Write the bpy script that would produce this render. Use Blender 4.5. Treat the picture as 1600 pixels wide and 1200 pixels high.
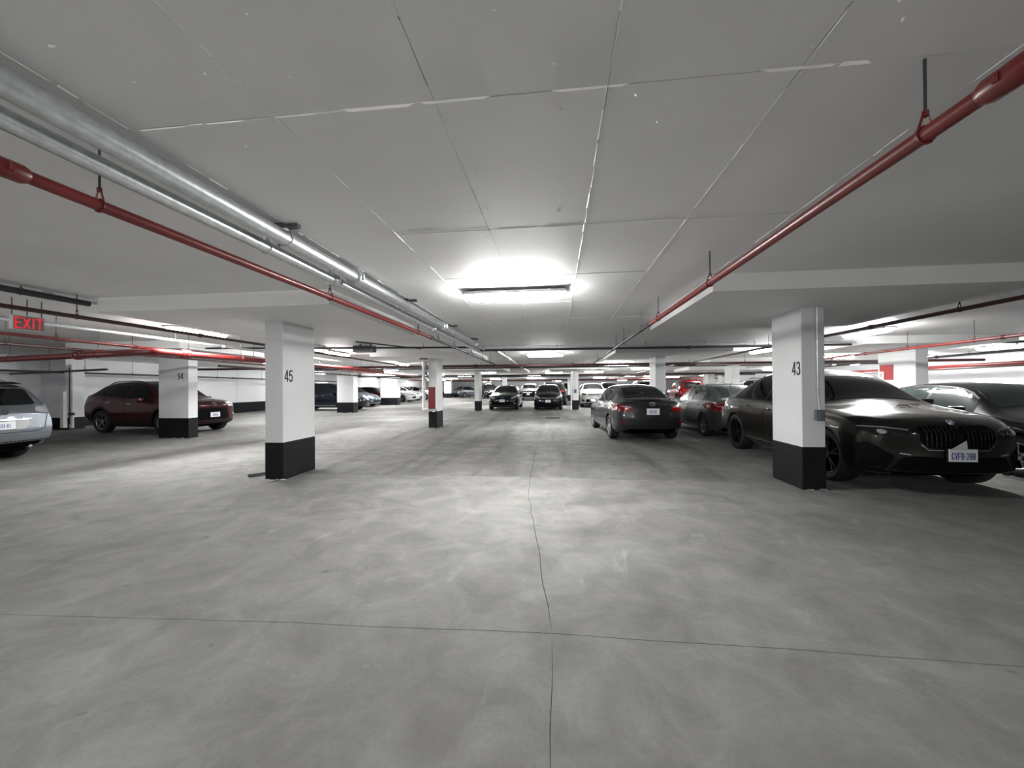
import bpy, bmesh, math, random
import numpy as np
from mathutils import Vector, Matrix
from mathutils.bvhtree import BVHTree
from mathutils.geometry import delaunay_2d_cdt

for o in list(bpy.data.objects): bpy.data.objects.remove(o, do_unlink=True)
scn = bpy.context.scene
COL = scn.collection
random.seed(7)
R = math.radians

# ------------------------------------------------------------------ camera
CAM_H = 1.42
cam = bpy.data.cameras.new('camera'); camo = bpy.data.objects.new('camera', cam); COL.objects.link(camo)
cam.sensor_width = 36.0; cam.lens = 36.0 * 605.0 / 1600.0
cam.clip_start = 0.05; cam.clip_end = 300
yaw = math.atan(70 / 605.0); pitch = math.atan(3.4 / 605.0); roll = 0.0073
camo.matrix_world = (Matrix.Translation((0, 0, CAM_H)) @ Matrix.Rotation(yaw, 4, 'Z') @
                     Matrix.Rotation(math.pi / 2 + pitch, 4, 'X') @ Matrix.Rotation(-roll, 4, 'Z'))
scn.camera = camo
# ------------------------------------------------------------------ world, exposure
w = bpy.data.worlds.new('world'); scn.world = w; w.use_nodes = True
w.node_tree.nodes['Background'].inputs[0].default_value = (0.8, 0.85, 0.9, 1)
w.node_tree.nodes['Background'].inputs[1].default_value = 0.02
scn.view_settings.view_transform = 'Standard'; scn.view_settings.look = 'None'
scn.view_settings.exposure = 1.8; scn.view_settings.gamma = 1.0
scn.view_settings.use_curve_mapping = False
LAMP_STRENGTH = 60.0
LAMP_COLOR = (1.0, 0.99, 0.97)

# ------------------------------------------------------------------ materials
MATS = {}
def mat(name, color=(.8, .8, .8), rough=.5, metal=0., coat=0., coat_rough=.05, spec=.5, emit=None, es=0., noise=None, bump=None):
    """noise=(scale, amount[, second colour]) colour mottling; bump=(scale, strength)"""
    if name in MATS: return MATS[name]
    m = bpy.data.materials.new(name); m.use_nodes = True
    nt = m.node_tree; b = nt.nodes['Principled BSDF']
    b.inputs['Base Color'].default_value = (*color, 1); b.inputs['Roughness'].default_value = rough
    b.inputs['Metallic'].default_value = metal; b.inputs['Coat Weight'].default_value = coat
    b.inputs['Coat Roughness'].default_value = coat_rough; b.inputs['Specular IOR Level'].default_value = spec
    if emit: b.inputs['Emission Color'].default_value = (*emit, 1); b.inputs['Emission Strength'].default_value = es
    tc = nt.nodes.new('ShaderNodeTexCoord')
    if noise:
        n = nt.nodes.new('ShaderNodeTexNoise'); n.inputs['Scale'].default_value = noise[0]; n.inputs['Detail'].default_value = 5
        nt.links.new(tc.outputs['Object'], n.inputs['Vector'])
        r = nt.nodes.new('ShaderNodeValToRGB')
        c2 = noise[2] if len(noise) > 2 else tuple(c * (1 - noise[1]) for c in color)
        r.color_ramp.elements[0].position = .35; r.color_ramp.elements[0].color = (*c2, 1)
        r.color_ramp.elements[1].position = .65; r.color_ramp.elements[1].color = (*color, 1)
        nt.links.new(n.outputs['Fac'], r.inputs['Fac']); nt.links.new(r.outputs['Color'], b.inputs['Base Color'])
    if bump:
        n = nt.nodes.new('ShaderNodeTexNoise'); n.inputs['Scale'].default_value = bump[0]; n.inputs['Detail'].default_value = 6
        nt.links.new(tc.outputs['Object'], n.inputs['Vector'])
        bp = nt.nodes.new('ShaderNodeBump'); bp.inputs['Strength'].default_value = bump[1]; bp.inputs['Distance'].default_value = .01
        nt.links.new(n.outputs['Fac'], bp.inputs['Height']); nt.links.new(bp.outputs['Normal'], b.inputs['Normal'])
    MATS[name] = m; return m

def floor_material(key='floor', k=1.0, streaks=False):
    m = bpy.data.materials.new('worn_concrete_' + key); m.use_nodes = True; MATS[key] = m
    nt = m.node_tree; N = nt.nodes; Lk = nt.links; b = N['Principled BSDF']
    tc = N.new('ShaderNodeTexCoord')
    def noise(scale, detail, rough=.6, sx=1, sy=1, rot=0, dist=0):
        mp = N.new('ShaderNodeMapping'); mp.inputs['Scale'].default_value = (sx, sy, 1); mp.inputs['Rotation'].default_value = (0, 0, rot)
        Lk.new(tc.outputs['Object'], mp.inputs['Vector'])
        n = N.new('ShaderNodeTexNoise'); n.inputs['Scale'].default_value = scale; n.inputs['Detail'].default_value = detail
        n.inputs['Roughness'].default_value = rough; n.inputs['Distortion'].default_value = dist
        Lk.new(mp.outputs['Vector'], n.inputs['Vector']); return n
    def ramp(n, p0, c0, p1, c1):
        r = N.new('ShaderNodeValToRGB'); e = r.color_ramp.elements
        e[0].position = p0; e[0].color = (*c0, 1); e[1].position = p1; e[1].color = (*c1, 1)
        Lk.new(n.outputs['Fac'], r.inputs['Fac']); return r
    def mix(a, bb, f, mode='MIX'):
        x = N.new('ShaderNodeMix'); x.data_type = 'RGBA'; x.blend_type = mode
        Lk.new(a, x.inputs[6]); Lk.new(bb, x.inputs[7])
        if isinstance(f, float): x.inputs[0].default_value = f
        else: Lk.new(f, x.inputs[0])
        return x.outputs[2]
    base = ramp(noise(.45, 6, .6), .34, (.190 * k, .189 * k, .183 * k), .66, (.250 * k, .249 * k, .242 * k))
    mid = ramp(noise(2.6, 8, .65, dist=.6), .32, (.72, .72, .72), .68, (1.14, 1.14, 1.14))
    c = mix(base.outputs['Color'], mid.outputs['Color'], 1.0, 'MULTIPLY')
    fine = ramp(noise(38, 4, .7), .30, (.86, .86, .86), .72, (1.08, 1.08, 1.08))
    c = mix(c, fine.outputs['Color'], .7, 'MULTIPLY')
    # pale scuffs
    scuff = ramp(noise(1.7, 9, .72, 1.0, .55, .5, 1.2), .60, (0, 0, 0), .74, (1, 1, 1))
    pale = N.new('ShaderNodeRGB'); pale.outputs[0].default_value = (.36, .355, .345, 1)
    sm = N.new('ShaderNodeMath'); sm.operation = 'MULTIPLY'; sm.inputs[1].default_value = .62; Lk.new(scuff.outputs['Color'], sm.inputs[0])
    c = mix(c, pale.outputs[0], sm.outputs[0])
    # dark tyre and oil marks, stretched across the drive lane
    st = ramp(noise(.55, 5, .6, .55, 1.5, .25, .8), .56, (1, 1, 1), .72, (.62, .615, .60))
    c = mix(c, st.outputs['Color'], .9, 'MULTIPLY')
    if streaks:          # rubber and oil dragged along the driving direction
        sk = ramp(noise(1.0, 6, .6, 1.5, .16, .06, .3), .46, (1, 1, 1), .66, (.55, .55, .55)); c = mix(c, sk.outputs['Color'], .9, 'MULTIPLY')
        sk2 = ramp(noise(1.0, 7, .7, .35, 2.6, .0, .6), .58, (1, 1, 1), .70, (.62, .62, .61)); c = mix(c, sk2.outputs['Color'], .8, 'MULTIPLY')
    spots = ramp(noise(7, 2, .4), .735, (1, 1, 1), .765, (.45, .44, .43))
    c = mix(c, spots.outputs['Color'], .5, 'MULTIPLY')
    Lk.new(c, b.inputs['Base Color'])
    rr = ramp(noise(1.1, 6), .3, (.66, .66, .66), .7, (.85, .85, .85)); Lk.new(rr.outputs['Color'], b.inputs['Roughness'])
    b.inputs['Specular IOR Level'].default_value = .22
    bp = N.new('ShaderNodeBump'); bp.inputs['Strength'].default_value = .16; bp.inputs['Distance'].default_value = .012
    Lk.new(noise(22, 8, .7).outputs['Fac'], bp.inputs['Height']); Lk.new(bp.outputs['Normal'], b.inputs['Normal'])
    return m
floor_material()
floor_material('floor_dirty', .90, True)
mat('ceiling_paint', (.84, .84, .84), .62, noise=(.8, .07), bump=(9, .10))
mat('ceiling_bead', (.78, .77, .75), .35)
mat('white_paint', (.71, .725, .735), .55, noise=(1.2, .06), bump=(30, .08))
mat('wall_paint', (.72, .735, .76), .55, noise=(.5, .10), bump=(20, .08))
mat('black_band', (.008, .009, .011), .5, spec=.18, noise=(3, .3), bump=(40, .08))
mat('stencil', (.03, .03, .035), .7)
mat('galvanised', (.74, .78, .79), .36, .9, noise=(22, .18), bump=(60, .03))
mat('dark_steel', (.05, .05, .053), .5, .5)
mat('red_pipe', (.17, .013, .012), .40, coat=.1, noise=(5, .25))
mat('dark_red_pipe', (.045, .009, .009), .42, coat=.05, noise=(5, .25))
mat('red_cabinet', (.17, .012, .022), .4)
mat('red_sign', (.36, .015, .02), .5)
mat('grey_box', (.10, .12, .14), .4)
mat('lens', (.9, .9, .9), .4, emit=LAMP_COLOR, es=LAMP_STRENGTH)
mat('lamp_tray', (.40, .40, .40), .5)
mat('exit_face', (.22, .19, .17), .4)
mat('exit_red', (.7, .02, .03), .4, emit=(1, .05, .08), es=.10)
mat('housing_white', (.75, .75, .76), .5)
mat('drain_iron', (.015, .015, .015), .7, spec=.15)
# car materials
mat('tyre', (.012, .012, .012), .75, bump=(80, .15))
mat('black_plastic', (.014, .014, .015), .55, spec=.25)
mat('gloss_black', (.008, .008, .009), .18, coat=.5)
mat('underbody', (.004, .004, .004), .9, spec=.05)
mat('seam', (.003, .003, .003), .7, spec=.08)
mat('glass', (.005, .006, .007), .04, spec=.38)
mat('glass_green', (.022, .032, .032), .05, spec=.45)
mat('chrome', (.75, .76, .78), .12, 1.0)
mat('alloy', (.50, .51, .53), .28, 1.0)
mat('dark_alloy', (.03, .03, .032), .3, .8)
mat('headlamp', (.55, .58, .62), .12, .55, coat=1.)
mat('headlamp_dark', (.012, .013, .015), .08, .2, spec=.5)
mat('tail_red', (.20, .003, .006), .15, spec=.35)
mat('plate_white', (.75, .77, .80), .35)
mat('plate_blue', (.04, .06, .30), .5)
mat('roundel_blue', (.02, .12, .5), .3)
mat('paper', (.55, .56, .58), .8)
def paint(name, c, metal=.55, rough=.30):
    m = mat('paint_' + name, c, rough, metal, coat=1., coat_rough=.03, spec=.2)
    m.node_tree.nodes['Principled BSDF'].inputs['Coat IOR'].default_value = 1.33
    return m
paint('bronze_grey', (.020, .019, .0165), .6); paint('dark_grey', (.034, .034, .038), .6); paint('green_silver', (.12, .137, .130), .7)
paint('black', (.002, .002, .0025), .2); paint('silver', (.22, .245, .275), .75); paint('wine', (.055, .003, .006), .5)
paint('ink_blue', (.006, .008, .015), .5); paint('steel_blue', (.09, .115, .15), .65); paint('white', (.72, .73, .74), .0, .3)
paint('petrol', (.010, .015, .016), .5); paint('midnight', (.004, .0045, .008), .4); paint('red', (.22, .007, .010), .3)
paint('pearl', (.55, .56, .54), .2); paint('charcoal', (.014, .015, .017), .5)

# ------------------------------------------------------------------ mesh helpers
class MB:
    def __init__(s): s.v = []; s.f = []
    def add(s, v, f):
        k = len(s.v); s.v += [tuple(p) for p in v]; s.f += [tuple(i + k for i in q) for q in f]; return s
    def box(s, x0, x1, y0, y1, z0, z1, bev=0.):
        if bev <= 0:
            return s.add([(x0, y0, z0), (x1, y0, z0), (x1, y1, z0), (x0, y1, z0), (x0, y0, z1), (x1, y0, z1), (x1, y1, z1), (x0, y1, z1)],
                         [(3, 2, 1, 0), (4, 5, 6, 7), (0, 1, 5, 4), (1, 2, 6, 5), (2, 3, 7, 6), (3, 0, 4, 7)])
        bm = bmesh.new(); bmesh.ops.create_cube(bm, size=1)
        for v in bm.verts: v.co = Vector(((x0 + x1) / 2 + v.co.x * (x1 - x0), (y0 + y1) / 2 + v.co.y * (y1 - y0), (z0 + z1) / 2 + v.co.z * (z1 - z0)))
        bmesh.ops.bevel(bm, geom=bm.edges[:], offset=bev, segments=2, affect='EDGES', profile=.6)
        bm.verts.index_update(); s.add([v.co[:] for v in bm.verts], [[v.index for v in f.verts] for f in bm.faces]); bm.free(); return s
    def tube(s, pts, r, n=12, caps=True):
        pts = [Vector(p) for p in pts]; rings = []
        for i, p in enumerate(pts):
            t = (pts[min(i + 1, len(pts) - 1)] - pts[max(i - 1, 0)]).normalized()
            a = Vector((0, 0, 1)) if abs(t.z) < .9 else Vector((1, 0, 0))
            u = t.cross(a).normalized(); v = t.cross(u)
            rr = r[i] if isinstance(r, (list, tuple)) else r
            rings.append([p + (u * math.cos(2 * math.pi * k / n) + v * math.sin(2 * math.pi * k / n)) * rr for k in range(n)])
        vs = [q for ring in rings for q in ring]; fs = []
        for i in range(len(rings) - 1):
            for k in range(n):
                a = i * n + k; b = i * n + (k + 1) % n; fs.append((a, b, b + n, a + n))
        if caps: fs.append(tuple(range(n))[::-1]); fs.append(tuple((len(rings) - 1) * n + k for k in range(n)))
        return s.add(vs, fs)
    def lathe(s, prof, n=28, axis='Y', c=(0, 0, 0), closed=False):
        """prof: (offset along axis, radius)"""
        vs = []; fs = []; m = len(prof)
        for k in range(n):
            a = 2 * math.pi * k / n
            for (t, r) in prof:
                if axis == 'Y': vs.append((c[0] + r * math.cos(a), c[1] + t, c[2] + r * math.sin(a)))
                elif axis == 'X': vs.append((c[0] + t, c[1] + r * math.cos(a), c[2] + r * math.sin(a)))
                else: vs.append((c[0] + r * math.cos(a), c[1] + r * math.sin(a), c[2] + t))
        for k in range(n):
            for i in range(m if closed else m - 1):
                a = k * m + i; b = k * m + (i + 1) % m; c2 = ((k + 1) % n) * m + (i + 1) % m; d = ((k + 1) % n) * m + i
                fs.append((a, b, c2, d))
        return s.add(vs, fs)
    def prism(s, poly, z0, z1):
        n = len(poly)
        s.add([(x, y, z0) for x, y in poly] + [(x, y, z1) for x, y in poly],
              [tuple(range(n))[::-1], tuple(range(n, 2 * n))] + [(i, (i + 1) % n, (i + 1) % n + n, i + n) for i in range(n)]); return s
    def mesh(s, name, m, smooth=False, ang=38):
        me = bpy.data.meshes.new(name); me.from_pydata(s.v, [], s.f); me.validate()
        bm = bmesh.new(); bm.from_mesh(me); bmesh.ops.recalc_face_normals(bm, faces=bm.faces); bm.to_mesh(me); bm.free()
        me.materials.append(MATS[m] if isinstance(m, str) else m)
        if smooth:
            me.polygons.foreach_set('use_smooth', [True] * len(me.polygons)); me.set_sharp_from_angle(angle=R(ang))
        return me
    def build(s, name, m, parent=None, smooth=False, ang=38, loc=None):
        return link(name, s.mesh(name, m, smooth, ang), parent, loc)
def link(name, me, parent=None, loc=None):
    o = bpy.data.objects.new(name, me); COL.objects.link(o)
    if parent: o.parent = parent
    if loc is not None: o.location = loc
    return o
def thing(name, label, cat, loc=(0, 0, 0), rz=0., group=None):
    o = bpy.data.objects.new(name, None); COL.objects.link(o); o.location = loc; o.rotation_euler = (0, 0, rz)
    o.empty_display_size = .2
    return tag(o, label, cat, group)
def tag(o, label, cat=None, group=None, kind=None):
    if label: o['label'] = label
    if cat: o['category'] = cat
    if group: o['group'] = group
    if kind: o['kind'] = kind
    return o
def structure(o): o['kind'] = 'structure'; return o

# ------------------------------------------------------------------ stroke lettering (stencil digits, EXIT, plates)
GLYPH = {
 '4': [[(.70, 1), (.40, .68)], [(.33, .60), (.0, .27), (.58, .27)], [(.76, 1), (.76, .40)], [(.76, .30), (.76, 0)], [(.84, .27), (1, .27)]],
 '5': [[(.92, .98), (.18, .98)], [(.14, .90), (.10, .56), (.35, .62)], [(.48, .62), (.75, .58), (.9, .42), (.9, .22), (.8, .08), (.60, .02)], [(.45, .02), (.22, .05), (.06, .18)]],
 '3': [[(.06, .84), (.22, .97), (.46, .98)], [(.58, .98), (.8, .9), (.86, .74), (.76, .58), (.42, .53)], [(.72, .50), (.92, .36), (.92, .2), (.8, .06), (.58, .02)], [(.44, .02), (.2, .05), (.04, .18)]],
 '9': [[(.45, .98), (.2, .92), (.08, .72), (.18, .52), (.45, .46)], [(.58, .46), (.82, .52), (.92, .6)], [(.58, .98), (.82, .9), (.92, .7), (.92, .3), (.78, .08), (.55, .02)], [(.42, .02), (.15, .1)]],
 '8': [[(.45, .98), (.18, .92), (.12, .74), (.22, .56), (.45, .52)], [(.57, .98), (.82, .92), (.88, .74), (.78, .56), (.57, .52)], [(.45, .48), (.14, .4), (.08, .2), (.2, .05), (.45, .02)], [(.57, .48), (.86, .4), (.92, .2), (.8, .05), (.57, .02)]],
 '2': [[(.08, .80), (.25, .96), (.6, .98), (.88, .85), (.86, .62), (.08, .03), (.92, .03)]],
 'E': [[(.95, 1), (.08, 1), (.08, 0), (.95, 0)], [(.08, .52), (.8, .52)]], 'X': [[(.04, 1), (.96, 0)], [(.04, 0), (.96, 1)]],
 'I': [[(.5, 1), (.5, 0)]], 'T': [[(.0, 1), (1, 1)], [(.5, 1), (.5, 0)]],
 'C': [[(.95, .82), (.7, .98), (.3, .98), (.08, .75), (.08, .25), (.3, .02), (.7, .02), (.95, .18)]],
 'V': [[(.03, 1), (.5, 0), (.97, 1)]], 'F': [[(.95, 1), (.08, 1), (.08, 0)], [(.08, .52), (.8, .52)]],
 'B': [[(.08, 0), (.08, 1), (.65, 1), (.88, .85), (.85, .62), (.6, .53), (.08, .53)], [(.6, .53), (.92, .4), (.92, .15), (.68, 0), (.08, 0)]],
 '-': [[(.15, .5), (.85, .5)]], 'L': [[(.15, 1), (.08, 0), (.95, 0)]],
 'H': [[(.05, 1), (.12, 0)], [(.95, 1), (.88, 0)], [(.1, .5), (.9, .5)]],
}
def strokes_mb(lines, wd, to3, depth=.0015, closed=False):
    """polylines (u,v) -> thin raised strokes; to3(u,v,h) maps to 3D with h = height above the surface"""
    mb = MB()
    for pl in lines:
        for (a, b) in zip(pl[:-1], pl[1:]):
            d = Vector((b[0] - a[0], b[1] - a[1])); L = d.length
            if L < 1e-6: continue
            d /= L; n = Vector((-d.y, d.x)) * wd / 2; e = d * wd * .35
            q = [Vector(a) - e - n, Vector(b) + e - n, Vector(b) + e + n, Vector(a) - e + n]
            mb.add([to3(p.x, p.y, 0) for p in q] + [to3(p.x, p.y, depth) for p in q],
                   [(4, 5, 6, 7), (0, 1, 5, 4), (1, 2, 6, 5), (2, 3, 7, 6), (3, 0, 4, 7)])
    return mb
def word_lines(txt, h, gw, gap):
    out = []; x = 0
    for ch in txt:
        ww = gw * (.45 if ch in 'I-' else 1)
        for pl in GLYPH.get(ch, []): out.append([(x + p[0] * ww, p[1] * h) for p in pl])
        x += ww + gap
    return out, x - gap

# ================================================================== THE SETTING
S = 0.00826                      # the slab above falls gently away from the camera
def cz(y): return -S * y
XL, XR, YB, YF = -18.2, 17.3, -9.0, 64.0
CEIL, DROP = 2.68, 2.50

def jit(pts, step=.22, amp=.006, keep=True):
    out = []
    for a, b in zip(pts[:-1], pts[1:]):
        n = max(1, int(math.hypot(b[0] - a[0], b[1] - a[1]) / step)); n = min(n, 60)
        for i in range(n):
            t = i / n; x = a[0] + (b[0] - a[0]) * t; y = a[1] + (b[1] - a[1]) * t
            if i: x += random.uniform(-amp, amp); y += random.uniform(-amp, amp)
            out.append((x, y))
    out.append(pts[-1]); return out
fb = MB().box(XL, XR, YB, YF, -.25, -.05).build('floor', 'floor'); structure(fb)
def off(pl, dx, dy): return [(x + dx, y + dy) for x, y in pl]
g = .003
TW = jit([(-4.26, 2.04), (-3.5, 2.07), (-1.8, 2.17), (-.04, 2.24)]); TE = jit([(-.04, 2.24), (1.2, 2.24), (3.23, 2.20)])
TWW = jit([(XL, 1.6), (-9, 1.9), (-4.26, 2.04)], .6); TEE = jit([(3.23, 2.20), (9, 2.05), (XR, 1.9)], .6)
CS = jit([(0.0, YB), (-.02, 0), (-.04, 2.24)], .3)
CN = jit([(-.04, 2.24), (-.20, 3.6), (-.39, 5.15), (-.42, 6.06), (-.50, 10), (-.54, 12.87), (-.3, 17), (-.3, YF)], .25, .012)
WJ = jit([(-4.26, 2.04), (-4.27, 3.7), (-4.25, 5.04)], .3, .004); WD = [(-4.25, 5.04), (-5.06, 5.82), (-5.0, 5.9)]
EJ = jit([(3.23, 2.20), (3.20, 4.0), (3.34, 5.06)], .3, .004)
WN = [(-4.7, 6.3), (-4.7, YF)]; EN = [(3.42, 5.7), (3.42, YF)]
def slab(poly, m='floor'):
    MB().prism(poly, -.05, 0.0).build('floor_slab', m, fb)
CN1 = [p for p in CN if p[1] <= 6.06]; CN2 = [p for p in CN if p[1] >= 6.06]
sl_SW = off(TW, 0, -g); sl_SE = off(TE, 0, -g)
slab(off(TWW, 0, -g)[:-1] + sl_SW + off(CS, -g * .5, 0)[::-1][1:] + [(XL, YB)])
slab(sl_SE + off(TEE, 0, -g)[1:] + [(XR, YB)] + off(CS, g * .5, 0)[:-1])
slab(off(TW, 0, g) + off(CN1, -g * .8, 0)[1:] + [(-2.4, 6.0), (-4.3, 5.95)] + off(WJ, g, 0)[::-1][:-1])
slab(off(CN2, -g * .8, .004) + [(-4.7 + g, YF), (-4.7 + g, 6.3), (-4.3, 5.954), (-2.4, 6.004)], 'floor_dirty')
slab(off(TWW, 0, g) + off(WJ, -g, 0)[1:] + [(-5.06, 5.82), (-4.7 - g, 6.3), (-4.7 - g, YF), (XL, YF)])
slab(off(TE, 0, g) + off(EJ, -g, 0)[1:] + [(3.42 - g * .5, 5.7), (3.42 - g * .5, 6.0), (1.5, 5.98)] + off(CN1, g * .8, 0)[::-1][:-1])
slab([(1.5, 5.984), (3.42 - g * .5, 6.004), (3.42 - g * .5, YF)] + off(CN2, g * .8, .004)[::-1], 'floor_dirty')
slab(off(TEE, 0, g) + [(XR, YF), (3.42 + g * .5, YF), (3.42 + g * .5, 5.7)] + off(EJ, g, 0)[::-1][:-1])
# drain grate in the lane
dg = thing('floor_drain', 'dark iron trench drain grate set in the floor before the parked hatchbacks', 'drain', (-.20, 17.25, 0))
MB().box(-.32, .32, -.25, -.23, 0, .006).box(-.32, .32, .23, .25, 0, .006).box(-.32, -.30, -.25, .25, 0, .006).box(.30, .32, -.25, .25, 0, .006).build('frame', 'drain_iron', dg)
bar = MB().box(-.008, .008, -.23, .23, 0, .005).mesh('bar', 'drain_iron')
for i in range(17): link('bar', bar, dg, (-.28 + i * .035, 0, 0))
MB().box(-.3, .3, -.23, .23, .0005, .001).build('pit_shade', 'underbody', dg)  # flat black sheet under the bars, shade of the pit put into colour

# walls
def wall(name, x0, x1, y0, y1, z1=3.0, band=True, bh=.60):
    o = MB().box(x0, x1, y0, y1, 0, z1).build(name, 'wall_paint'); structure(o)
    if band: MB().box(x0 - .006, x1 + .006, y0 - .006, y1 + .006, 0, bh).build('base_band', 'black_band', o)
    return o
wall('wall_left', XL - .3, XL, 16, YF); wall('wall_left_front', XL - .3, XL, YB, 16, bh=.42); wall('wall_right', XR, XR + .3, YB, YF)
wall('wall_far', XL, XR, YF, YF + .3); wall('wall_behind', XL, XR, YB - .3, YB)
# a return in the left wall behind the silver car, and shallow pilasters
lw = wall('wall_left_return', -18.2, -17.2, 11.75, 12.3, bh=.42)
for i, y in enumerate((16.6, 24.6, 33.0, 42.0)): wall('wall_left_pilaster', -18.2, -17.95, y, y + .7)
for y in (20.2, 28.8): MB().box(-18.2, -18.196, y, y + .02, .6, 2.5).build('wall_joint', 'lamp_tray', bpy.data.objects['wall_left'])

# ceiling slab (falls with S), form panels, drop panels
def sheared(mb): mb.v = [(x, y, z + cz(y)) for x, y, z in mb.v]; return mb
ceil = sheared(MB().box(XL - .3, XR + .3, YB - .3, YF + .3, CEIL + .012, CEIL + .3)).build('ceiling', 'ceiling_paint'); structure(ceil)
PXs = [-2.03, -1.28, -.522, .22, .97, 1.72]; PYs = [-3.68, -2.35, -1.02, .31, 1.64, 3.01, 4.29, 5.62, 6.95, 8.28, 9.6, 10.95, 12.3, 13.6, 14.95, 16.3]
for i in range(5):
    for j in range(len(PYs) - 1):
        gg = .0026; dz = random.uniform(0, .0025)
        x0, x1, y0, y1 = PXs[i] + gg, PXs[i + 1] - gg, PYs[j] + gg, PYs[j + 1] - gg
        sheared(MB().box(x0, x1, y0, y1, CEIL + dz, CEIL + .013, .0)).build('form_panel', 'ceiling_paint', ceil)
def bead(p0, p1, wd, hh, n):
    """a ragged ridge of cement paste squeezed out of a form joint"""
    mb = MB(); d = Vector(p1) - Vector(p0); L = d.length; d /= L; nn = Vector((-d.y, d.x, 0)); t = 0.
    while t < L:
        l = random.uniform(.03, .25) * n
        if random.random() < .78:
            a = Vector(p0) + d * t; b = Vector(p0) + d * min(t + l, L); ww = wd * random.uniform(.4, 1.1); h2 = hh * random.uniform(.5, 1.2)
            oo = nn * random.uniform(-.003, .003)
            mb.add([a - nn * ww + oo, b - nn * ww * .7 + oo, b + nn * ww + oo, a + nn * ww * .7 + oo, (a + b) / 2 + oo + Vector((0, 0, -h2)) - d * l * .4, (a + b) / 2 + oo + Vector((0, 0, -h2)) + d * l * .4],
                   [(0, 1, 5, 4), (2, 3, 4, 5), (1, 2, 5), (3, 0, 4)])
        t += l + random.uniform(0, .02)
    return sheared(mb)
for x, wd, hh in ((-1.28, .0045, .004), (-.522, .004, .003), (.22, .006, .006), (.97, .005, .004)):
    bead((x, -2, CEIL), (x, 9.0, CEIL), wd, hh, 1.0).build('joint_bead', 'ceiling_bead', ceil)
bead((-.95, 1.64, CEIL), (1.2, 1.64, CEIL), .009, .009, 2.2).build('joint_bead', 'ceiling_bead', ceil)
bead((-2.0, 1.64, CEIL), (-.95, 1.64, CEIL), .004, .004, 1.2).build('joint_bead', 'ceiling_bead', ceil)
bead((-1.25, 3.01, CEIL), (1.6, 3.01, CEIL), .004, .003, 1.5).build('joint_bead', 'ceiling_bead', ceil)
bead((-1.25, 4.29, CEIL), (1.0, 4.29, CEIL), .003, .003, 1.5).build('joint_bead', 'ceiling_bead', ceil)
bead((-2.03, -2, CEIL), (-2.03, 9, CEIL), .008, .006, 1.5).build('joint_bead', 'ceiling_bead', ceil)
bead((1.72, -2, CEIL), (1.72, 4.5, CEIL), .006, .004, 1.5).build('joint_bead', 'ceiling_bead', ceil)
pm = MB()
for k in range(60):                                   # small paste blobs and chips on the soffit
    x = random.uniform(-1.9, 1.6); y = random.uniform(.9, 3.6); r = random.uniform(.003, .008)
    a = random.uniform(0, 3.14); e = random.uniform(1, 2.6)
    pm.add([(x + r * e * math.cos(a), y + r * e * math.sin(a), CEIL), (x - r * math.sin(a), y + r * math.cos(a), CEIL), (x - r * e * math.cos(a), y - r * e * math.sin(a), CEIL), (x + r * math.sin(a), y - r * math.cos(a), CEIL), (x, y, CEIL - r * .8)],
           [(0, 1, 4), (1, 2, 4), (2, 3, 4), (3, 0, 4)])
tag(sheared(pm).build('paste_blobs', 'ceiling_bead', ceil), None, kind='stuff')
def drop(x0, x1, y0, y1): sheared(MB().box(x0, x1, y0, y1, DROP, CEIL + .05, .006)).build('drop_panel', 'ceiling_paint', ceil)
for d in ((-6.16, -2.82, 4.55, 7.45), (1.74, 5.10, 4.55, 7.45), (-6.0, -2.65, 11.9, 14.8), (1.75, 5.1, 11.9, 14.8),
          (-12.6, -9.3, 8.6, 11.4), (-13.4, -9.9, 19.2, 22.0), (-14.8, -11.4, 28, 31), (7.7, 11.0, 10.6, 13.4), (6.5, 9.8, 17.3, 20.2),
          (-6.2, -2.9, 20.9, 23.9), (-.4, 2.8, 21.4, 24.2), (-6.2, -2.9, 31, 34), (-.4, 2.8, 31, 34), (7.8, 11, 24, 27)): drop(*d)

# columns
def column(x0, x1, y0, y1, label, num=None, face=None, bh=.577, name='concrete_column'):
    cx, cy = (x0 + x1) / 2, (y0 + y1) / 2
    t = thing(name, label, 'column', (cx, cy, 0), 0, 'painted concrete columns')
    hx, hy = (x1 - x0) / 2, (y1 - y0) / 2
    MB().box(-hx, hx, -hy, hy, 0, DROP + cz(cy) + .02, .012).build('shaft', 'white_paint', t)
    MB().box(-hx - .004, hx + .004, -hy - .004, hy + .004, .0, bh, .012).build('base_band', 'black_band', t)
    for k in range(5):
        u = random.uniform(-hx, hx); l = random.uniform(.02, .07); hh = random.uniform(.008, .022)
        MB().add([(u - l, -hy - .0055, 0), (u + l, -hy - .0055, 0), (u + l * .4, -hy - .0055, hh), (u - l * .5, -hy - .0055, hh * .8), (u - l, -hy - .003, 0), (u + l, -hy - .003, 0), (u + l * .4, -hy - .003, hh), (u - l * .5, -hy - .003, hh * .8)],
                 [(0, 1, 2, 3), (0, 4, 5, 1), (1, 5, 6, 2), (2, 6, 7, 3), (3, 7, 4, 0)]).build('paint_chip', 'plate_white', t)
    if num:
        wd = .022; L, W_ = word_lines(num, .17, .072, .028)
        u0, v0, fc = face
        if fc == '+X': f3 = lambda u, v, h: (hx + .001 + h, u0 + u, v0 + v)
        elif fc == '-X': f3 = lambda u, v, h: (-hx - .001 - h, u0 - u, v0 + v)
        else: f3 = lambda u, v, h: (u0 + u, -hy - .001 - h, v0 + v)
        strokes_mb(L, wd, f3).build('stencil_number', 'stencil', t)
    return t
c45 = column(-4.50, -4.20, 5.53, 6.32, 'white column stencilled 45 with black base, nearest on the left', '45', (-.35, 1.52, '+X'))
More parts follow.
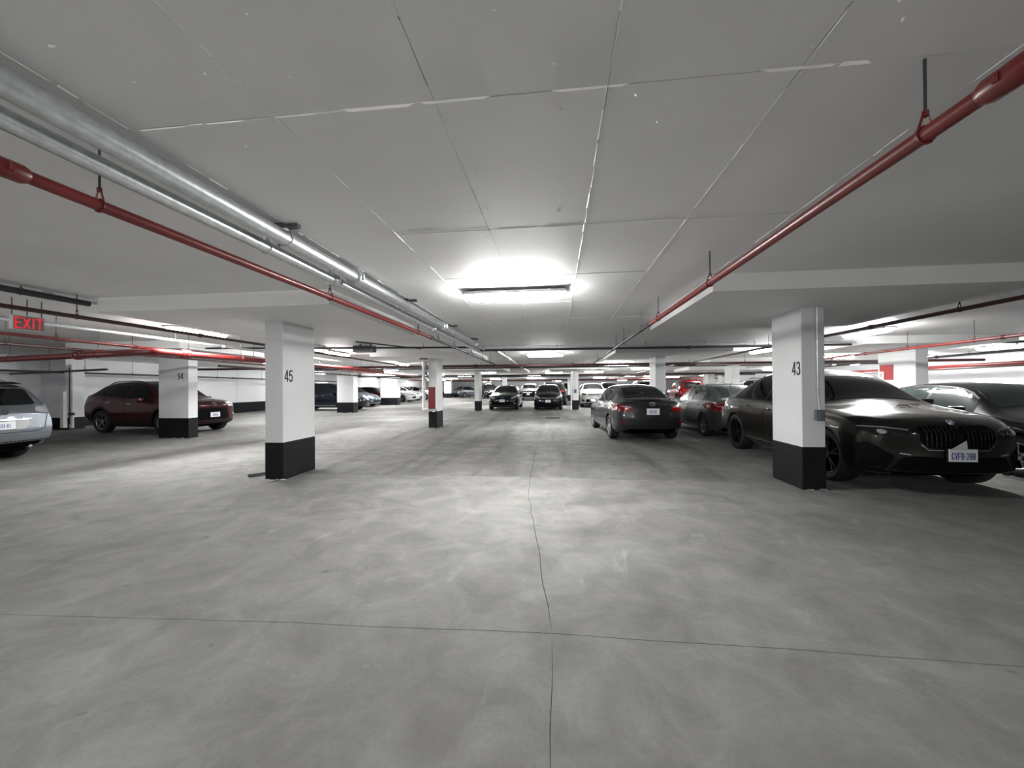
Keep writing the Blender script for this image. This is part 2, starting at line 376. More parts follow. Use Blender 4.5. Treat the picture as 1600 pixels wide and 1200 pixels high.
c43 = column(3.27, 3.56, 5.62, 6.34, 'white column stencilled 43 with black base beside the bronze coupe SUV', '43', (-.16, 1.55, '-X'))
c94 = column(-11.42, -10.46, 9.93, 10.22, 'wide white column stencilled 94 with black base before the wine red SUV', '94', (.14, 1.69, '-Y'))
cch = column(-4.39, -4.10, 12.92, 13.62, 'white column carrying a red hose cabinet and a foil wrapped standpipe')
column(-12.25, -11.28, 20.45, 20.95, 'white column with black base in front of the dark blue minivan')
column(-13.9, -12.5, 29.3, 29.9, 'white column stencilled 83 with black base before the white hatchbacks', '83', (.25, 1.70, '-Y'))
column(-4.75, -4.46, 22.1, 22.8, 'slim white column with black base beside the dark petrol hatchback')
c902 = column(.90, 1.25, 22.8, 23.4, 'slim white column with black base between the midnight hatchback and white wagon')
column(3.29, 3.62, 13.45, 14.3, 'white column rising behind the dark grey sedan on the right')
column(7.95, 8.25, 18.65, 19.5, 'white column rising behind the green silver sedan')
cfs = column(9.35, 9.65, 11.3, 12.5, 'broad white column carrying a red fire sign behind the bronze SUV')
column(-14.3, -13.4, 48.1, 48.7, 'far white column with black base left of the slim lane column')
column(-5.1, -4.7, 36, 36.6, 'far white column seen just right of the lane beyond the petrol hatchback')
column(1.0, 1.4, 36, 36.6, 'far white column hidden behind the slim boxed column in the lane')
column(9.6, 10.0, 26.0, 26.8, 'far white column beside the red off road vehicle')
column(13.2, 13.8, 33, 33.6, 'farthest white column on the right past the red off road vehicle')
column(-8.4, -8.0, 46, 46.6, 'far white column beside the small dark SUV in the distance')

# ------------------------------------------------------------------ lamps
def lamp_mesh():
    # wraparound diffuser, 1.22 m long, rounded ends, hanging below a narrow tray
    L, wd, h = .61, .105, .075; vs = []; fs = []; nx = 11; na = 8
    for i in range(nx):
        t = -1 + 2 * i / (nx - 1); x = L * math.sin(t * math.pi / 2); k = (1 - abs(t) ** 6) ** .5 if abs(t) < 1 else 0.; k = max(k, .25)
        for a in range(na + 1):
            th = math.pi * a / na; vs.append((x, -wd * k * math.cos(th), -h * k * math.sin(th) ** .7 - .004))
    for i in range(nx - 1):
        for a in range(na):
            p = i * (na + 1) + a; fs.append((p, p + 1, p + na + 2, p + na + 1))
    fs.append(tuple(range(na + 1))); fs.append(tuple(range((nx - 1) * (na + 1), nx * (na + 1))))
    return MB().add(vs, fs).mesh('diffuser', 'lens', True)
LENS = lamp_mesh()
TRAY = MB().box(-.635, .635, -.112, .112, -.004, .03, .004).mesh('tray', 'lamp_tray')
MOUNT = MB().box(-.015, .015, -.02, .02, .03, .078).mesh('mount', 'lamp_tray')
CLIP = MB().box(-.012, .012, -.112, .112, -.012, -.002).mesh('clip', 'lamp_tray')
def lamp(x, y, ori, label, drop_=.06):
    t = thing('ceiling_lamp', label, 'ceiling lamp', (x, y, CEIL + cz(y) - drop_), 0 if ori == 'X' else math.pi / 2, 'fluorescent ceiling lamps')
    link('diffuser', LENS, t); link('tray', TRAY, t, (0, 0, 0))
    for s in (-.5, .5): link('clip', CLIP, t, (s, 0, 0))
    for s in (-.435, .435): link('mount', MOUNT, t, (s, 0, 0))
    return t
lamp(-.52, 4.86, 'X', 'long fluorescent lamp over the middle of the lane, nearest and largest')
lamp(-.39, 13.5, 'X', 'fluorescent lamp over the lane, second beyond the large near one')
lamp(-.2, 28.0, 'X', 'bright fluorescent lamp above the midnight hatchback far down the lane')
lamp(-7.1, 6.95, 'Y', 'slanting fluorescent lamp between the exit sign and column 45')
lamp(-7.05, 11.8, 'Y', 'fluorescent lamp just right of column 45 next to a dark junction box')
lamp(-7.0, 17.0, 'Y', 'fluorescent lamp above the pale hatchbacks left of the hose cabinet column')
lamp(-9.6, 21.2, 'X', 'small fluorescent lamp right of the column before the dark blue minivan')
lamp(-12.0, 15.3, 'Y', 'fluorescent lamp behind the red main above the wine red SUV')
lamp(6.7, 9.25, 'Y', 'slanting fluorescent lamp right of column 43 under the dark red pipe')
lamp(6.5, 13.2, 'Y', 'bright fluorescent lamp just left of column 43')
lamp(10.8, 16.4, 'X', 'fluorescent lamp right of column 43 above the bronze SUV roof')
lamp(14.6, 21.5, 'X', 'lower fluorescent lamp seen just right of column 43')
lamp(13.4, 13.4, 'Y', 'left of the fluorescent lamps at the right wall above the black sedan')
lamp(14.6, 17.5, 'Y', 'lower fluorescent lamp by the red mains at the right wall')
lamp(2.9, 19.4, 'X', 'fluorescent lamp above the white wagon left of the grey sedan')
lamp(5.0, 23.6, 'X', 'fluorescent lamp above the dark grey sedan roof near its column')
lamp(3.0, 32, 'X', 'farther fluorescent lamp above the white wagon'); lamp(6.5, 36, 'X', 'distant fluorescent lamp above the charcoal SUV')
lamp(-4.8, 26.5, 'X', 'fluorescent lamp between hose cabinet column and next lane column')
lamp(-8.2, 34, 'X', 'distant fluorescent lamp above the far silver sedan')
lamp(-12.5, 27, 'X', 'fluorescent lamp above the steel blue hatchback')
lamp(-11, 40, 'X', 'distant fluorescent lamp above the farther white hatchback')
lamp(-2.5, 41, 'X', 'distant fluorescent lamp above the white crossover between the hatchbacks')
lamp(-6, 52, 'X', 'farthest fluorescent lamp on the left of the lane'); lamp(2, 50, 'X', 'farthest fluorescent lamp on the right of the lane')
lamp(11, 28, 'X', 'fluorescent lamp above the red off road vehicle'); lamp(12, 42, 'X', 'distant fluorescent lamp far behind the red off road vehicle')
lamp(-15.8, 24.5, 'Y', 'fluorescent lamp near the left wall above the dark blue minivan'); lamp(-15.5, 36, 'Y', 'fluorescent lamp near the left wall above the white hatchbacks')
lamp(-15.5, 46, 'Y', 'far fluorescent lamp near the left wall')
far = [(-9.5, 30, 'left of the lane above the petrol hatchback'), (-2, 34.5, 'over the lane just beyond the hatchbacks'), (4.5, 42, 'right of the lane beyond the white van'), (8.8, 38, 'beyond the charcoal SUV'),
       (-7, 44, 'above the small dark SUV'), (-13, 45, 'beyond the far silver sedan'), (-2, 48, 'far down the lane'), (7, 48, 'far right of the lane'), (-10, 55, 'at the far left end'), (0, 57, 'at the very end of the lane'), (9, 55, 'at the far right end'),
       (14, 27, 'right of the red off road vehicle'), (13.5, 37, 'far behind the white SUV on the right'), (-14, 19.5, 'between the left wall and the dark blue minivan'), (2.5, 26.5, 'above the hood of the white wagon')]
for x_, y_, lb in far: lamp(x_, y_, 'X', 'small distant fluorescent lamp ' + lb)
lamp(-.5, -3.8, 'X', 'fluorescent lamp behind the viewer over the lane')
lamp(-4.7, -2.4, 'X', 'added unseen fluorescent lamp behind the viewer to the left'); lamp(6.7, -4.4, 'Y', 'added unseen fluorescent lamp behind the viewer to the right')  # both added out of view to brighten drop panel fronts and foreground
lamp(-13.5, 3.0, 'Y', 'fluorescent lamp left of view above the silver SUV')

# ------------------------------------------------------------------ pipes
def arc(c, a, b, r=.12, n=5):
    """rounded corner at c between directions a->c->b"""
    c = Vector(c); u = (Vector(a) - c).normalized() * r; v = (Vector(b) - c).normalized() * r
    return [tuple(c + u * (1 - t) ** 2 + v * t ** 2) for t in [i / n for i in range(n + 1)]]
def pipe(label, pts, r, m, couplings=(), hangers=(), name='sprinkler_pipe', group='ceiling pipes', hook='ring', hm='dark_steel', split=None):
    """pts in 'level' coordinates; z is sheared with the ceiling. couplings / hangers: (x,y) stations on the run"""
    sh = lambda p: (p[0], p[1], p[2] + cz(p[1]))
    base = Vector(sh(pts[0])); P3 = [Vector(sh(p)) - base for p in pts]
    t = thing(name, label, 'pipe', base, 0, group)
    full = [P3[0]]
    for i in range(1, len(P3) - 1): full += [Vector(q) for q in arc(P3[i], P3[i - 1], P3[i + 1])]
    full.append(P3[-1])
    MB().tube(full, r, 14).build('pipe_run', m, t, True)
    def at(st):
        best = None
        for a, b in zip(P3[:-1], P3[1:]):
            d = b - a; q = Vector((st[0], st[1], 0)) - Vector((base.x, base.y, 0))
            k = max(0, min(1, ((q.x - a.x) * d.x + (q.y - a.y) * d.y) / max(1e-6, d.x * d.x + d.y * d.y)))
            p = a + d * k; e = (Vector((p.x, p.y, 0)) - q).length
            if best is None or e < best[0]: best = (e, p, d.normalized())
        return best[1], best[2]
    for c in couplings:
        p, d = at(c); k = c[2] if len(c) > 2 else 1.0
        mb = MB().tube([p - d * r * 1.5 * k, p - d * r * 1.1 * k, p + d * r * 1.1 * k, p + d * r * 1.5 * k], [r * 1.15, r * 1.42, r * 1.42, r * 1.15], 14)
        s_ = d.cross(Vector((0, 0, 1))).normalized()
        for sg in (-1, 1): mb.tube([p + s_ * sg * r * 1.45 + Vector((0, 0, -r * .5)), p + s_ * sg * r * 1.45 + Vector((0, 0, r * .5))], r * .25, 6)
        mb.build('coupling', m, t, True)
    for hgr in hangers:
        p, d = at(hgr); y = base.y + p.y
        top = (hgr[2] if len(hgr) > 2 else CEIL) + cz(y) - base.z + .012
        s_ = d.cross(Vector((0, 0, 1))).normalized()
        ring = [p + (s_ * math.cos(2 * math.pi * k / 14) + Vector((0, 0, 1)) * math.sin(2 * math.pi * k / 14)) * (r + .004) for k in range(15)]
        h = MB().tube(ring, .0045, 6, False)
        if hook == 'ring':
            ap = p + Vector((0, 0, r + .05))
            h.tube([p + s_ * r * .95 + Vector((0, 0, r * .4)), ap + s_ * .008], .0045, 6).tube([p - s_ * r * .95 + Vector((0, 0, r * .4)), ap - s_ * .008], .0045, 6)
            h.tube([ap - Vector((0, 0, .01)), ap + Vector((0, 0, .012))], .011, 8)
        else: ap = p + Vector((0, 0, r))
        hh = h.build('hanger', m if hook == 'ring' and m != 'galvanised' else hm, t, True)
        MB().tube([ap, Vector((ap.x, ap.y, top))], .0055, 6).build('rod', hm if m == 'galvanised' else 'dark_steel', hh)
    return t
HY = lambda x, ys, top=CEIL: [(x, y, top) for y in ys]
# pair of galvanised conduits along the left of the lane
pipe('larger galvanised conduit running down the lane, right one of the pair', [(-2.04, -5, 2.575), (-2.04, 10.7, 2.575)], .057, 'galvanised',
     [(-2.04, 3.75, .6), (-2.04, 0.7, .6), (-2.04, 6.8, .6), (-2.04, 9.6, .6)], [], 'conduit')
pipe('lower galvanised conduit running down the lane, left one of the pair', [(-2.20, -5, 2.52), (-2.20, 10.9, 2.52)], .045, 'galvanised',
     [(-2.20, 3.62, .7), (-2.20, .6, .7), (-2.20, 6.7, .7)], [], 'conduit')
for y in (-.6, 2.72, 5.2, 7.4, 9.4):
    t = thing('strut_bracket', 'steel channel bracket clamping the galvanised conduit pair to the ceiling' + {-.6: ' behind the viewer', 2.72: ', nearest', 5.2: ', second', 7.4: ', third', 9.4: ', farthest'}[y], 'bracket', (-2.1, y, CEIL + cz(y)), 0, 'conduit brackets')
    MB().box(-.16, .17, -.022, .022, -.028, .012).build('channel', 'dark_steel', t)
    MB().box(.05, .075, -.018, .018, -.06, -.02).tube([(.06 + .06 * math.cos(a * .5236), 0, -.105 + .06 * math.sin(a * .5236)) for a in range(13)], .006, 6).build('clamp', 'galvanised', t)
    MB().box(-.11, -.09, -.018, .018, -.12, -.02).tube([(-.1 + .048 * math.cos(a * .5236), 0, -.16 + .048 * math.sin(a * .5236)) for a in range(13)], .006, 6).build('clamp', 'galvanised', t)
    MB().tube([(.0, -.01, -.15), (.0, .01, -.15)], .012, 8).build('bolt', 'chrome', t)
# red branch lines
pipe('red sprinkler pipe on the left of the lane below the galvanised pair', [(-4.2, 1.32, 2.39), (-2.36, 1.36, 2.39), (-2.31, 6.9, 2.39)], .030, 'red_pipe', [(-2.36, 1.40, 1.6)], HY(-2.33, (1.75,)) + HY(-2.3, (3.78,)) + HY(-2.31, (6.3,)))
pipe('unpainted end of the left sprinkler pipe running to the cross main', [(-2.31, 6.9, 2.39), (-2.31, 15.1, 2.36)], .027, 'dark_steel', [(-2.31, 6.95), (-2.31, 9.9)], HY(-2.31, (7.4, 8.6, 10.4, 12, 13.4)))
pipe('red sprinkler pipe slanting down the right of the lane', [(3.4, 1.30, 2.39), (1.42, 1.34, 2.39), (1.40, 6.0, 2.39)], .030, 'red_pipe', [(1.42, 1.38, 1.7)], HY(1.41, (1.66, 3.75, 5.55)))
pipe('unpainted end of the right sprinkler pipe running to the cross main', [(1.40, 6.0, 2.39), (1.33, 15.1, 2.35)], .025, 'dark_steel', [(1.40, 6.05), (1.36, 9.7)], HY(1.38, (6.6, 8.2, 9.2, 11.2, 12.9)))
# cross runs over the lane
pipe('galvanised conduit crossing the lane beyond the near lamp', [(-2.3, 10.75, 2.60), (9.0, 11.0, 2.60)], .032, 'galvanised', [], [(x, 10.85) for x in (0, 2.4, 5.2)], 'conduit', hook='plain')
pipe('dark pipe crossing the lane just below the crossing conduit', [(-2.3, 10.95, 2.545), (16.5, 11.3, 2.545)], .034, 'dark_steel', [(3.6, 11.0)], [(x, 11.1) for x in (1, 4, 7, 10)], 'conduit', hook='plain')
pipe('dark cable pipe from the junction box across to the conduit pair', [(-9.5, 9.3, 2.57), (-6.4, 9.8, 2.57), (-2.2, 10.35, 2.57)], .026, 'dark_steel', [], [(-3.6, 10.2)], 'conduit', hook='plain')
pipe('thin dark conduit on the ceiling left of the lane', [(-4.3, 7.9, 2.47), (-3.6, 10.0, 2.52)], .015, 'dark_steel', [], [], 'conduit')
pipe('main sprinkler pipe crossing the whole garage behind the lane columns', [(-16.8, 15.0, 2.36), (-1.0, 15.2, 2.36), (.4, 15.3, 2.36), (15.0, 15.5, 2.36)], .048, 'dark_red_pipe', [(-3.2, 15.2), (.6, 15.3), (5.2, 15.3), (9, 15.4)], [(x, 15.3) for x in (-5, -3, -1, 1, 3, 5, 7, 10, -8, -12)])
pipe('galvanised conduits continuing the lane pair beyond the cross main', [(-1.75, 11.2, 2.55), (-1.7, 24, 2.5)], .05, 'galvanised', [(-1.72, 14)], HY(-1.72, (13, 17)), 'conduit', hook='plain')
# left bay
pipe('dark red pipe passing in front of the exit sign', [(-6.22, -2, 2.40), (-6.16, 14.6, 2.40)], .027, 'dark_red_pipe', [(-6.2, 6.1), (-6.18, 8.7)], HY(-6.2, (4.35, 7.6, 10.2)))
pipe('galvanised conduit on the ceiling above the exit sign', [(-6.33, -2, 2.625), (-6.33, 10, 2.625)], .04, 'galvanised', [(-6.33, 4.15, .7)], HY(-6.33, (3.9, 6.8)), 'conduit', hook='plain')
pipe('dark steel conduit hugging the ceiling beside the galvanised one at far left', [(-6.22, -2, 2.60), (-6.22, 4.5, 2.60)], .035, 'dark_steel', [], [], 'conduit')
pipe('bright galvanised conduit running behind the exit sign', [(-7.55, 0, 2.44), (-7.55, 14.6, 2.44)], .030, 'galvanised', [(-7.55, 8, .8)], HY(-7.55, (6.9, 9.9)), 'conduit', hook='plain')
pipe('red sprinkler pipe below the exit sign', [(-8.0, -1, 2.29), (-8.2, 14.8, 2.29)], .027, 'red_pipe', [(-8.1, 6.6)], HY(-8.1, (3.6, 5.4, 7.7, 9.6, 12)))
pipe('lower dark red branch pipe at far left', [(-9.4, 3, 2.26), (-9.4, 14.8, 2.26)], .026, 'dark_red_pipe', [(-9.4, 7.2)], HY(-9.4, (5.6, 7.6, 10)))
pipe('thick red main bending from the left wall toward the lane', [(-17.5, 8.25, 2.16), (-7.35, 6.35, 2.16), (-7.0, 15.0, 2.18)], .062, 'red_pipe', [(-9.6, 6.77), (-7.34, 6.9), (-7.2, 10)], [(-12, 7.2, CEIL), (-9, 6.65, CEIL), (-7.3, 8.2, CEIL), (-7.2, 11, CEIL)])
pipe('thin dark pipe low along the left wall return', [(-17.6, 10.6, 2.02), (-11.9, 9.0, 2.02)], .028, 'dark_steel', [], [(-15, 9.9), (-13, 9.3)])
pipe('dark pipe along the left bay in front of the pilasters', [(-17.3, 9, 2.12), (-17.3, 32, 2.12)], .035, 'dark_steel', [(-17.3, 16), (-17.3, 19)], HY(-17.3, (14, 18, 21, 25)))
pipe('dark red pipe running along the cars by the left wall', [(-11.0, 11.5, 2.25), (-11.6, 34, 2.25)], .035, 'dark_red_pipe', [(-11.3, 19)], HY(-11.3, (14, 17, 20, 24)))
pipe('red pipe sloping toward the white hatchbacks', [(-8.9, 15.2, 2.28), (-9.2, 33, 2.28)], .04, 'red_pipe', [(-9, 21)], HY(-9, (18, 22, 26)))
# right bay
pipe('dark red pipe right of column 43 running to the right edge', [(5.12, -2, 2.40), (5.08, 15.2, 2.40)], .027, 'dark_red_pipe', [(5.1, 6.95, 1.2)], HY(5.1, (5.55, 8.6, 10)))
pipe('orange red pipe in the right bay below the lamps', [(7.75, 3, 2.30), (8.25, 15.3, 2.30)], .028, 'red_pipe', [(8.1, 11.2), (7.9, 7.9)], HY(8.0, (8.4, 9.9, 12.5)))
pipe('thick red main along the right wall', [(15.9, 5, 2.24), (15.9, 32, 2.24)], .06, 'red_pipe', [(15.9, 12)], HY(15.9, (10, 15, 20)))
pipe('dark red branch below the main at the right wall', [(15.3, 5, 2.12), (15.3, 32, 2.12)], .04, 'dark_red_pipe', [], HY(15.3, (12, 18)))
pipe('dark pipe above the main at the right wall', [(12.2, 11, 2.38), (12.2, 30, 2.38)], .035, 'dark_steel', [(12.2, 14)], HY(12.2, (13, 16)))
pipe('dark branch pipe over the red off road vehicle', [(4.6, 15.4, 2.34), (5.0, 34, 2.34)], .03, 'dark_steel', [], HY(4.8, (18, 22)))
# far cross runs
for k, (y, z, r, m, lb) in enumerate(((19.0, 2.5, .04, 'dark_steel', 'dark cross pipe just beyond the sprinkler main'), (25.5, 2.36, .05, 'dark_red_pipe', 'second sprinkler main crossing above the parked hatchbacks'),
                                      (31, 2.45, .05, 'dark_steel', 'third dark cross pipe in the distance'), (38, 2.36, .05, 'red_pipe', 'distant red cross main'), (45, 2.45, .06, 'dark_steel', 'farthest dark cross pipe'))):
    pipe(lb, [(-15, y, z), (15, y + .4, z)], r, m, [], [(x, y + .2) for x in (-10, -6, -2, 2, 6, 10)])

# ------------------------------------------------------------------ fittings
ex = thing('exit_sign', 'lit red EXIT sign hanging from rods at the far left', 'exit sign', (-7.2, 4.50, 2.325))
MB().box(-.03, .03, -.16, .16, -.095, .10, .006).build('housing', 'housing_white', ex)
MB().box(.031, .034, -.15, .155, -.088, .092).build('face', 'exit_face', ex)
L_, W_ = word_lines('EXIT', .135, .062, .022)
strokes_mb(L_, .021, lambda u, v, h: (.035 + h, -W_ / 2 + u, -.067 + v), .002).build('lettering', 'exit_red', ex)
for y in (-.15, 0.0, .15): MB().tube([(0, y, .10), (0, y, CEIL - 2.325 + cz(4.5) + .012)], .006, 6).build('rod', 'dark_steel', ex)

cb = thing('conduit_outlet', 'grey outlet box fed by a thin conduit on the front of column 43', 'outlet box', (3.47, 5.612, 0))
MB().box(-.052, .052, -.055, .0, .93, 1.075, .006).build('box', 'grey_box', cb)
MB().box(-.02, .034, -.062, -.054, .945, 1.06, .004).build('cover', 'grey_box', cb)
MB().tube([(0.0, -.02, 1.07), (-.005, -.02, 1.18), (-.015, -.02, 1.3), (-.015, -.02, 2.46)], .011, 10).build('conduit', 'galvanised', cb, True)
for z in (1.35, 2.0): MB().box(-.04, .01, -.033, -.0, z, z + .018).build('strap', 'galvanised', cb)

hc = thing('hose_cabinet', 'dark red fire hose cabinet on the front of the standpipe column', 'hose cabinet', (-4.23, 12.916, 0))
MB().box(-.125, .135, -.14, 0, .66, 1.42, .008).build('body', 'housing_white', hc)
d_ = MB().box(-.118, .128, -.152, -.139, .67, 1.41, .004).build('door', 'red_cabinet', hc)
MB().box(.085, .115, -.165, -.15, 1.0, 1.08, .004).build('handle', 'chrome', d_)
MB().lathe([(-.05, 0), (-.05, .05), (0, .05)], 14, 'Y', (.04, -.03, .60)).build('valve', 'housing_white', hc)
sp = thing('standpipe', 'white standpipe wrapped in shiny foil at the left of the hose cabinet column', 'pipe', (-4.54, 12.86, 0))
MB().tube([(0, 0, .62), (0, 0, 2.39)], .055, 14).build('pipe_run', 'housing_white', sp, True)
MB().tube([(.15, -.02, .66), (.0, -.02, .64)], .04, 10).build('elbow', 'housing_white', sp, True)
MB().lathe([(0, .03), (0, .14), (.03, .14), (.03, .03)], 16, 'Z', (0, 0, 2.36)).build('flange', 'dark_steel', sp)
fo = MB()
for k in range(26):
    z = 1.65 + k * .026; a = random.uniform(0, 6.28)
    ring = [(.095 + .045 * random.uniform(.6, 1.4) * math.cos(a + j * 1.05), -.01 + .045 * random.uniform(.6, 1.4) * math.sin(a + j * 1.05), z) for j in range(6)]
    fo.v += ring
for k in range(25):
    for j in range(6): a = k * 6 + j; b = k * 6 + (j + 1) % 6; fo.f.append((a, b, b + 6, a + 6))
fo.build('foil_wrap', 'chrome', sp)

fs_ = thing('fire_sign', 'red fire sign with white corner on the broad column at right', 'sign', (9.345, 12.18, -.10))
MB().box(-.012, 0, -.20, .24, 1.62, 2.05).build('plate', 'red_sign', fs_)
MB().box(-.0135, -.011, .10, .24, 1.62, 1.86).build('white_corner', 'plate_white', fs_)
L_, W_ = word_lines('F', .11, .07, .02)
strokes_mb(L_, .02, lambda u, v, h: (-.0137 - h, .21 - u, 1.69 + v)).build('letter', 'red_sign', fs_)

bx = thing('junction_box', 'dark grey junction box under the ceiling right of column 45', 'junction box', (-5.1, 10.15, CEIL + cz(10.15)))
MB().box(-.45, .12, -.12, .12, -.21, -.03, .006).build('box', 'grey_box', bx)
MB().box(-.40, .07, -.128, -.119, -.19, -.05).build('cover', 'dark_steel', bx)
MB().box(-.3, -.27, -.02, .02, -.04, .012).box(.0, .03, -.02, .02, -.04, .012).build('bracket', 'dark_steel', bx)

wb_ = thing('wall_downpipe', 'white guard and rusty downpipe at the corner of the left wall', 'pipe', (-17.05, 12.0, 0))
MB().box(-.13, .0, -.42, -.30, .08, 1.35, .01).build('guard', 'housing_white', wb_)
MB().tube([(-.05, -.15, .05), (-.05, -.15, 2.3)], .06, 12).build('pipe_run', 'white_paint', wb_, True)
MB().tube([(.03, -.26, .2), (.03, -.26, 2.2)], .018, 8).build('cable', 'dark_steel', wb_, True)
MB().tube([(-.05, -.15, .5), (-.05, -.15, .6)], .08, 12).build('collar', 'dark_steel', wb_, True)

cbx = thing('switch_box', 'dark switch box with conduit on the slim column by the white wagon', 'switch box', (1.07, 22.796, 0))
MB().box(-.06, .06, -.07, 0, 1.0, 1.2, .006).build('box', 'grey_box', cbx)
MB().tube([(0, -.025, 1.2), (0, -.025, 2.3)], .014, 8).build('conduit', 'galvanised', cbx, True)
MB().tube([(-.24, -.03, 0), (-.24, -.03, 2.35)], .04, 10).build('downpipe', 'housing_white', cbx, True)

# ================================================================== CARS
def pchip(pts):
    xs = np.array([p[0] for p in pts], float); ys = np.array([p[1] for p in pts], float)
    o = np.argsort(xs); xs, ys = xs[o], ys[o]; h = np.diff(xs); dl = np.diff(ys) / h; n = len(xs); m = np.zeros(n)
    if n == 2: m[:] = dl[0]
    else:
        for i in range(1, n - 1):
            if dl[i - 1] * dl[i] > 0:
                w1 = 2 * h[i] + h[i - 1]; w2 = h[i] + 2 * h[i - 1]; m[i] = (w1 + w2) / (w1 / dl[i - 1] + w2 / dl[i])
        m[0], m[-1] = dl[0], dl[-1]
    def f(x):
        x = min(max(x, xs[0]), xs[-1]); i = int(min(max(np.searchsorted(xs, x) - 1, 0), n - 2)); t = (x - xs[i]) / h[i]
        return float((1 + 2 * t) * (1 - t) ** 2 * ys[i] + t * (1 - t) ** 2 * h[i] * m[i] + t * t * (3 - 2 * t) * ys[i + 1] + t * t * (t - 1) * h[i] * m[i + 1])
    return f
def lerp_pts(pts):
    xs = [p[0] for p in pts]; ys = [p[1] for p in pts]
    return lambda x: float(np.interp(x, xs, ys))
SIDE_M = pchip([(-.5, .86), (0, .90), (.08, .955), (.22, .985), (.5, 1.0), (.72, 1.0), (.86, .985), (1, .955), (1.4, .95)])

class Body:
    """smooth car body lofted from cross-sections; x forward, y left, z up, wheels on z = 0"""
    def __init__(s, sp):
        s.sp = sp; L = sp['L']; s.xf = L / 2; s.xr = -L / 2; s.W = sp['W'] / 2
        X = lambda d: s.xf - d          # distances measured back from the front bumper
        s.top = pchip([(X(d), z) for d, z in sp['top']]); s.sh = pchip([(X(d), z) for d, z in sp['belt']])
        s.plan = pchip([(X(d), k * s.W) for d, k in sp['plan']]); s.wt = pchip([(X(d), k * s.W) for d, k in sp['edge']])
        s.zb = pchip([(X(d), z) for d, z in sp['sill']]); s.R = sp['R']; s.Ra = s.R + sp.get('gap', .05)
        s.ax = [X(sp['ax'][0]), X(sp['ax'][1])]; s.ff = lerp_pts(sp['ff']); s.rf = lerp_pts(sp['rf'])
        s.crown = sp.get('crown', .05)
        s.build()
    def tunnel(s, x):
        z = s.zb(x)
        for a in s.ax:
            d = s.Ra ** 2 - (x - a) ** 2
            if d > 0: z = max(z, s.R + math.sqrt(d))
        return z
    def zB(s, x): return s.top(x) - s.crown * min(1., (s.wt(x) / s.W) ** 2 * 1.6)
    def half(s, x):
        W = s.plan(x); zs = min(s.sh(x), s.top(x) - .015); z0 = s.zb(x); zt = s.tunnel(x); zt = min(zt, zs - .04)
        pts = [(0, zt + .0), (W * .45, zt), (W * .80, zt)]
        for i in range(12):
            k = i / 11.; z = zt + (zs - zt) * k; pts.append((W * SIDE_M((z - z0) / (zs - z0)), z))
        A = Vector(pts[-1]); B = Vector((min(s.wt(x), A.x * .97), max(s.zB(x), zs + .01))); C = Vector((0, s.top(x)))
        b1 = B + (A - B) * .22; b2 = B + (C - B) * .22
        for i in range(1, 7):
            t = i / 6.; p = A.lerp(b1, t); bul = math.sin(t * math.pi * .8) * .012; pts.append((p.x + bul, p.y))
        for i in range(1, 5): t = i / 4.; p = b1 * (1 - t) ** 2 + B * 2 * t * (1 - t) + b2 * t * t; pts.append((p.x, p.y))
        for i in range(1, 8):
            t = i / 7.; y = b2.x * (1 - t); zc = b2.y + (C.y - b2.y) * (1 - (1 - t) ** 2); pts.append((y, zc))
        return pts
    def warp(s, x, y, z):
        L = s.sp['L']
        kf = max(0., min(1., (x - (s.xf - .9)) / .9)); kf = kf * kf
        kr = max(0., min(1., ((s.xr + .9) - x) / .9)); kr = kr * kr
        kf2 = max(0., min(1., (x - (s.xf - .45)) / .45)); kr2 = max(0., min(1., ((s.xr + .45) - x) / .45))
        u = min(1.2, abs(y) / s.W)
        return x - kf * s.sp['bow'][0] * u ** 2.4 - kf2 * s.ff(z) + kr * s.sp['bow'][1] * u ** 2.4 + kr2 * s.rf(z)
    def build(s):
        st = set(np.linspace(s.xr, s.xf, 44).round(4))
        for e in (.02, .05, .09, .15, .22): st |= {round(s.xr + e, 4), round(s.xf - e, 4)}
        for a in s.ax:
            st = {x for x in st if abs(x - a) > s.Ra + .02 or x in (s.xr, s.xf)}
            for k in range(15): st.add(round(a + s.Ra * math.cos(math.pi * k / 14) * .9999, 4))
            st |= {round(a + s.Ra + .012, 4), round(a - s.Ra - .012, 4)}
        st = sorted(x for x in st if s.xr <= x <= s.xf)
        secs = [s.half(x) for x in st]; n = len(secs[0])
        rows = []
        for x, h in zip(st, secs): rows.append([(x, y, z) for y, z in h])
        def shrink(h, x, k):
            zc = .5 * (h[0][1] + h[-1][1]); return [(x, y * k, zc + (z - zc) * k) for y, z in h]
        rear = [shrink(secs[0], st[0], k) for k in (0.02, .25, .5, .7, .86, .95)]
        front = [shrink(secs[-1], st[-1], k) for k in (.95, .86, .7, .5, .25, .02)]
        rows = rear + rows + front
        V = []; F = []; U = []
        for r in rows:
            for (x, y, z) in r: V.append((s.warp(x, y, z), y, z))
            for (x, y, z) in r: V.append((s.warp(x, y, z), -y, z))
        m = 2 * n; nr = len(rear)
        for i in range(len(rows) - 1):
            under = nr <= i < len(rows) - nr - 1
            for j in range(n - 1):
                a, b = i * m + j, (i + 1) * m + j
                q1 = (a, b, b + 1, a + 1); q2 = (a + n, a + n + 1, b + n + 1, b + n)
                (U if (under and j < 2) else F).extend([q1, q2])
        s.V, s.F, s.U = V, F, U
        s.bvh = BVHTree.FromPolygons([Vector(v) for v in V], F, epsilon=0.0)

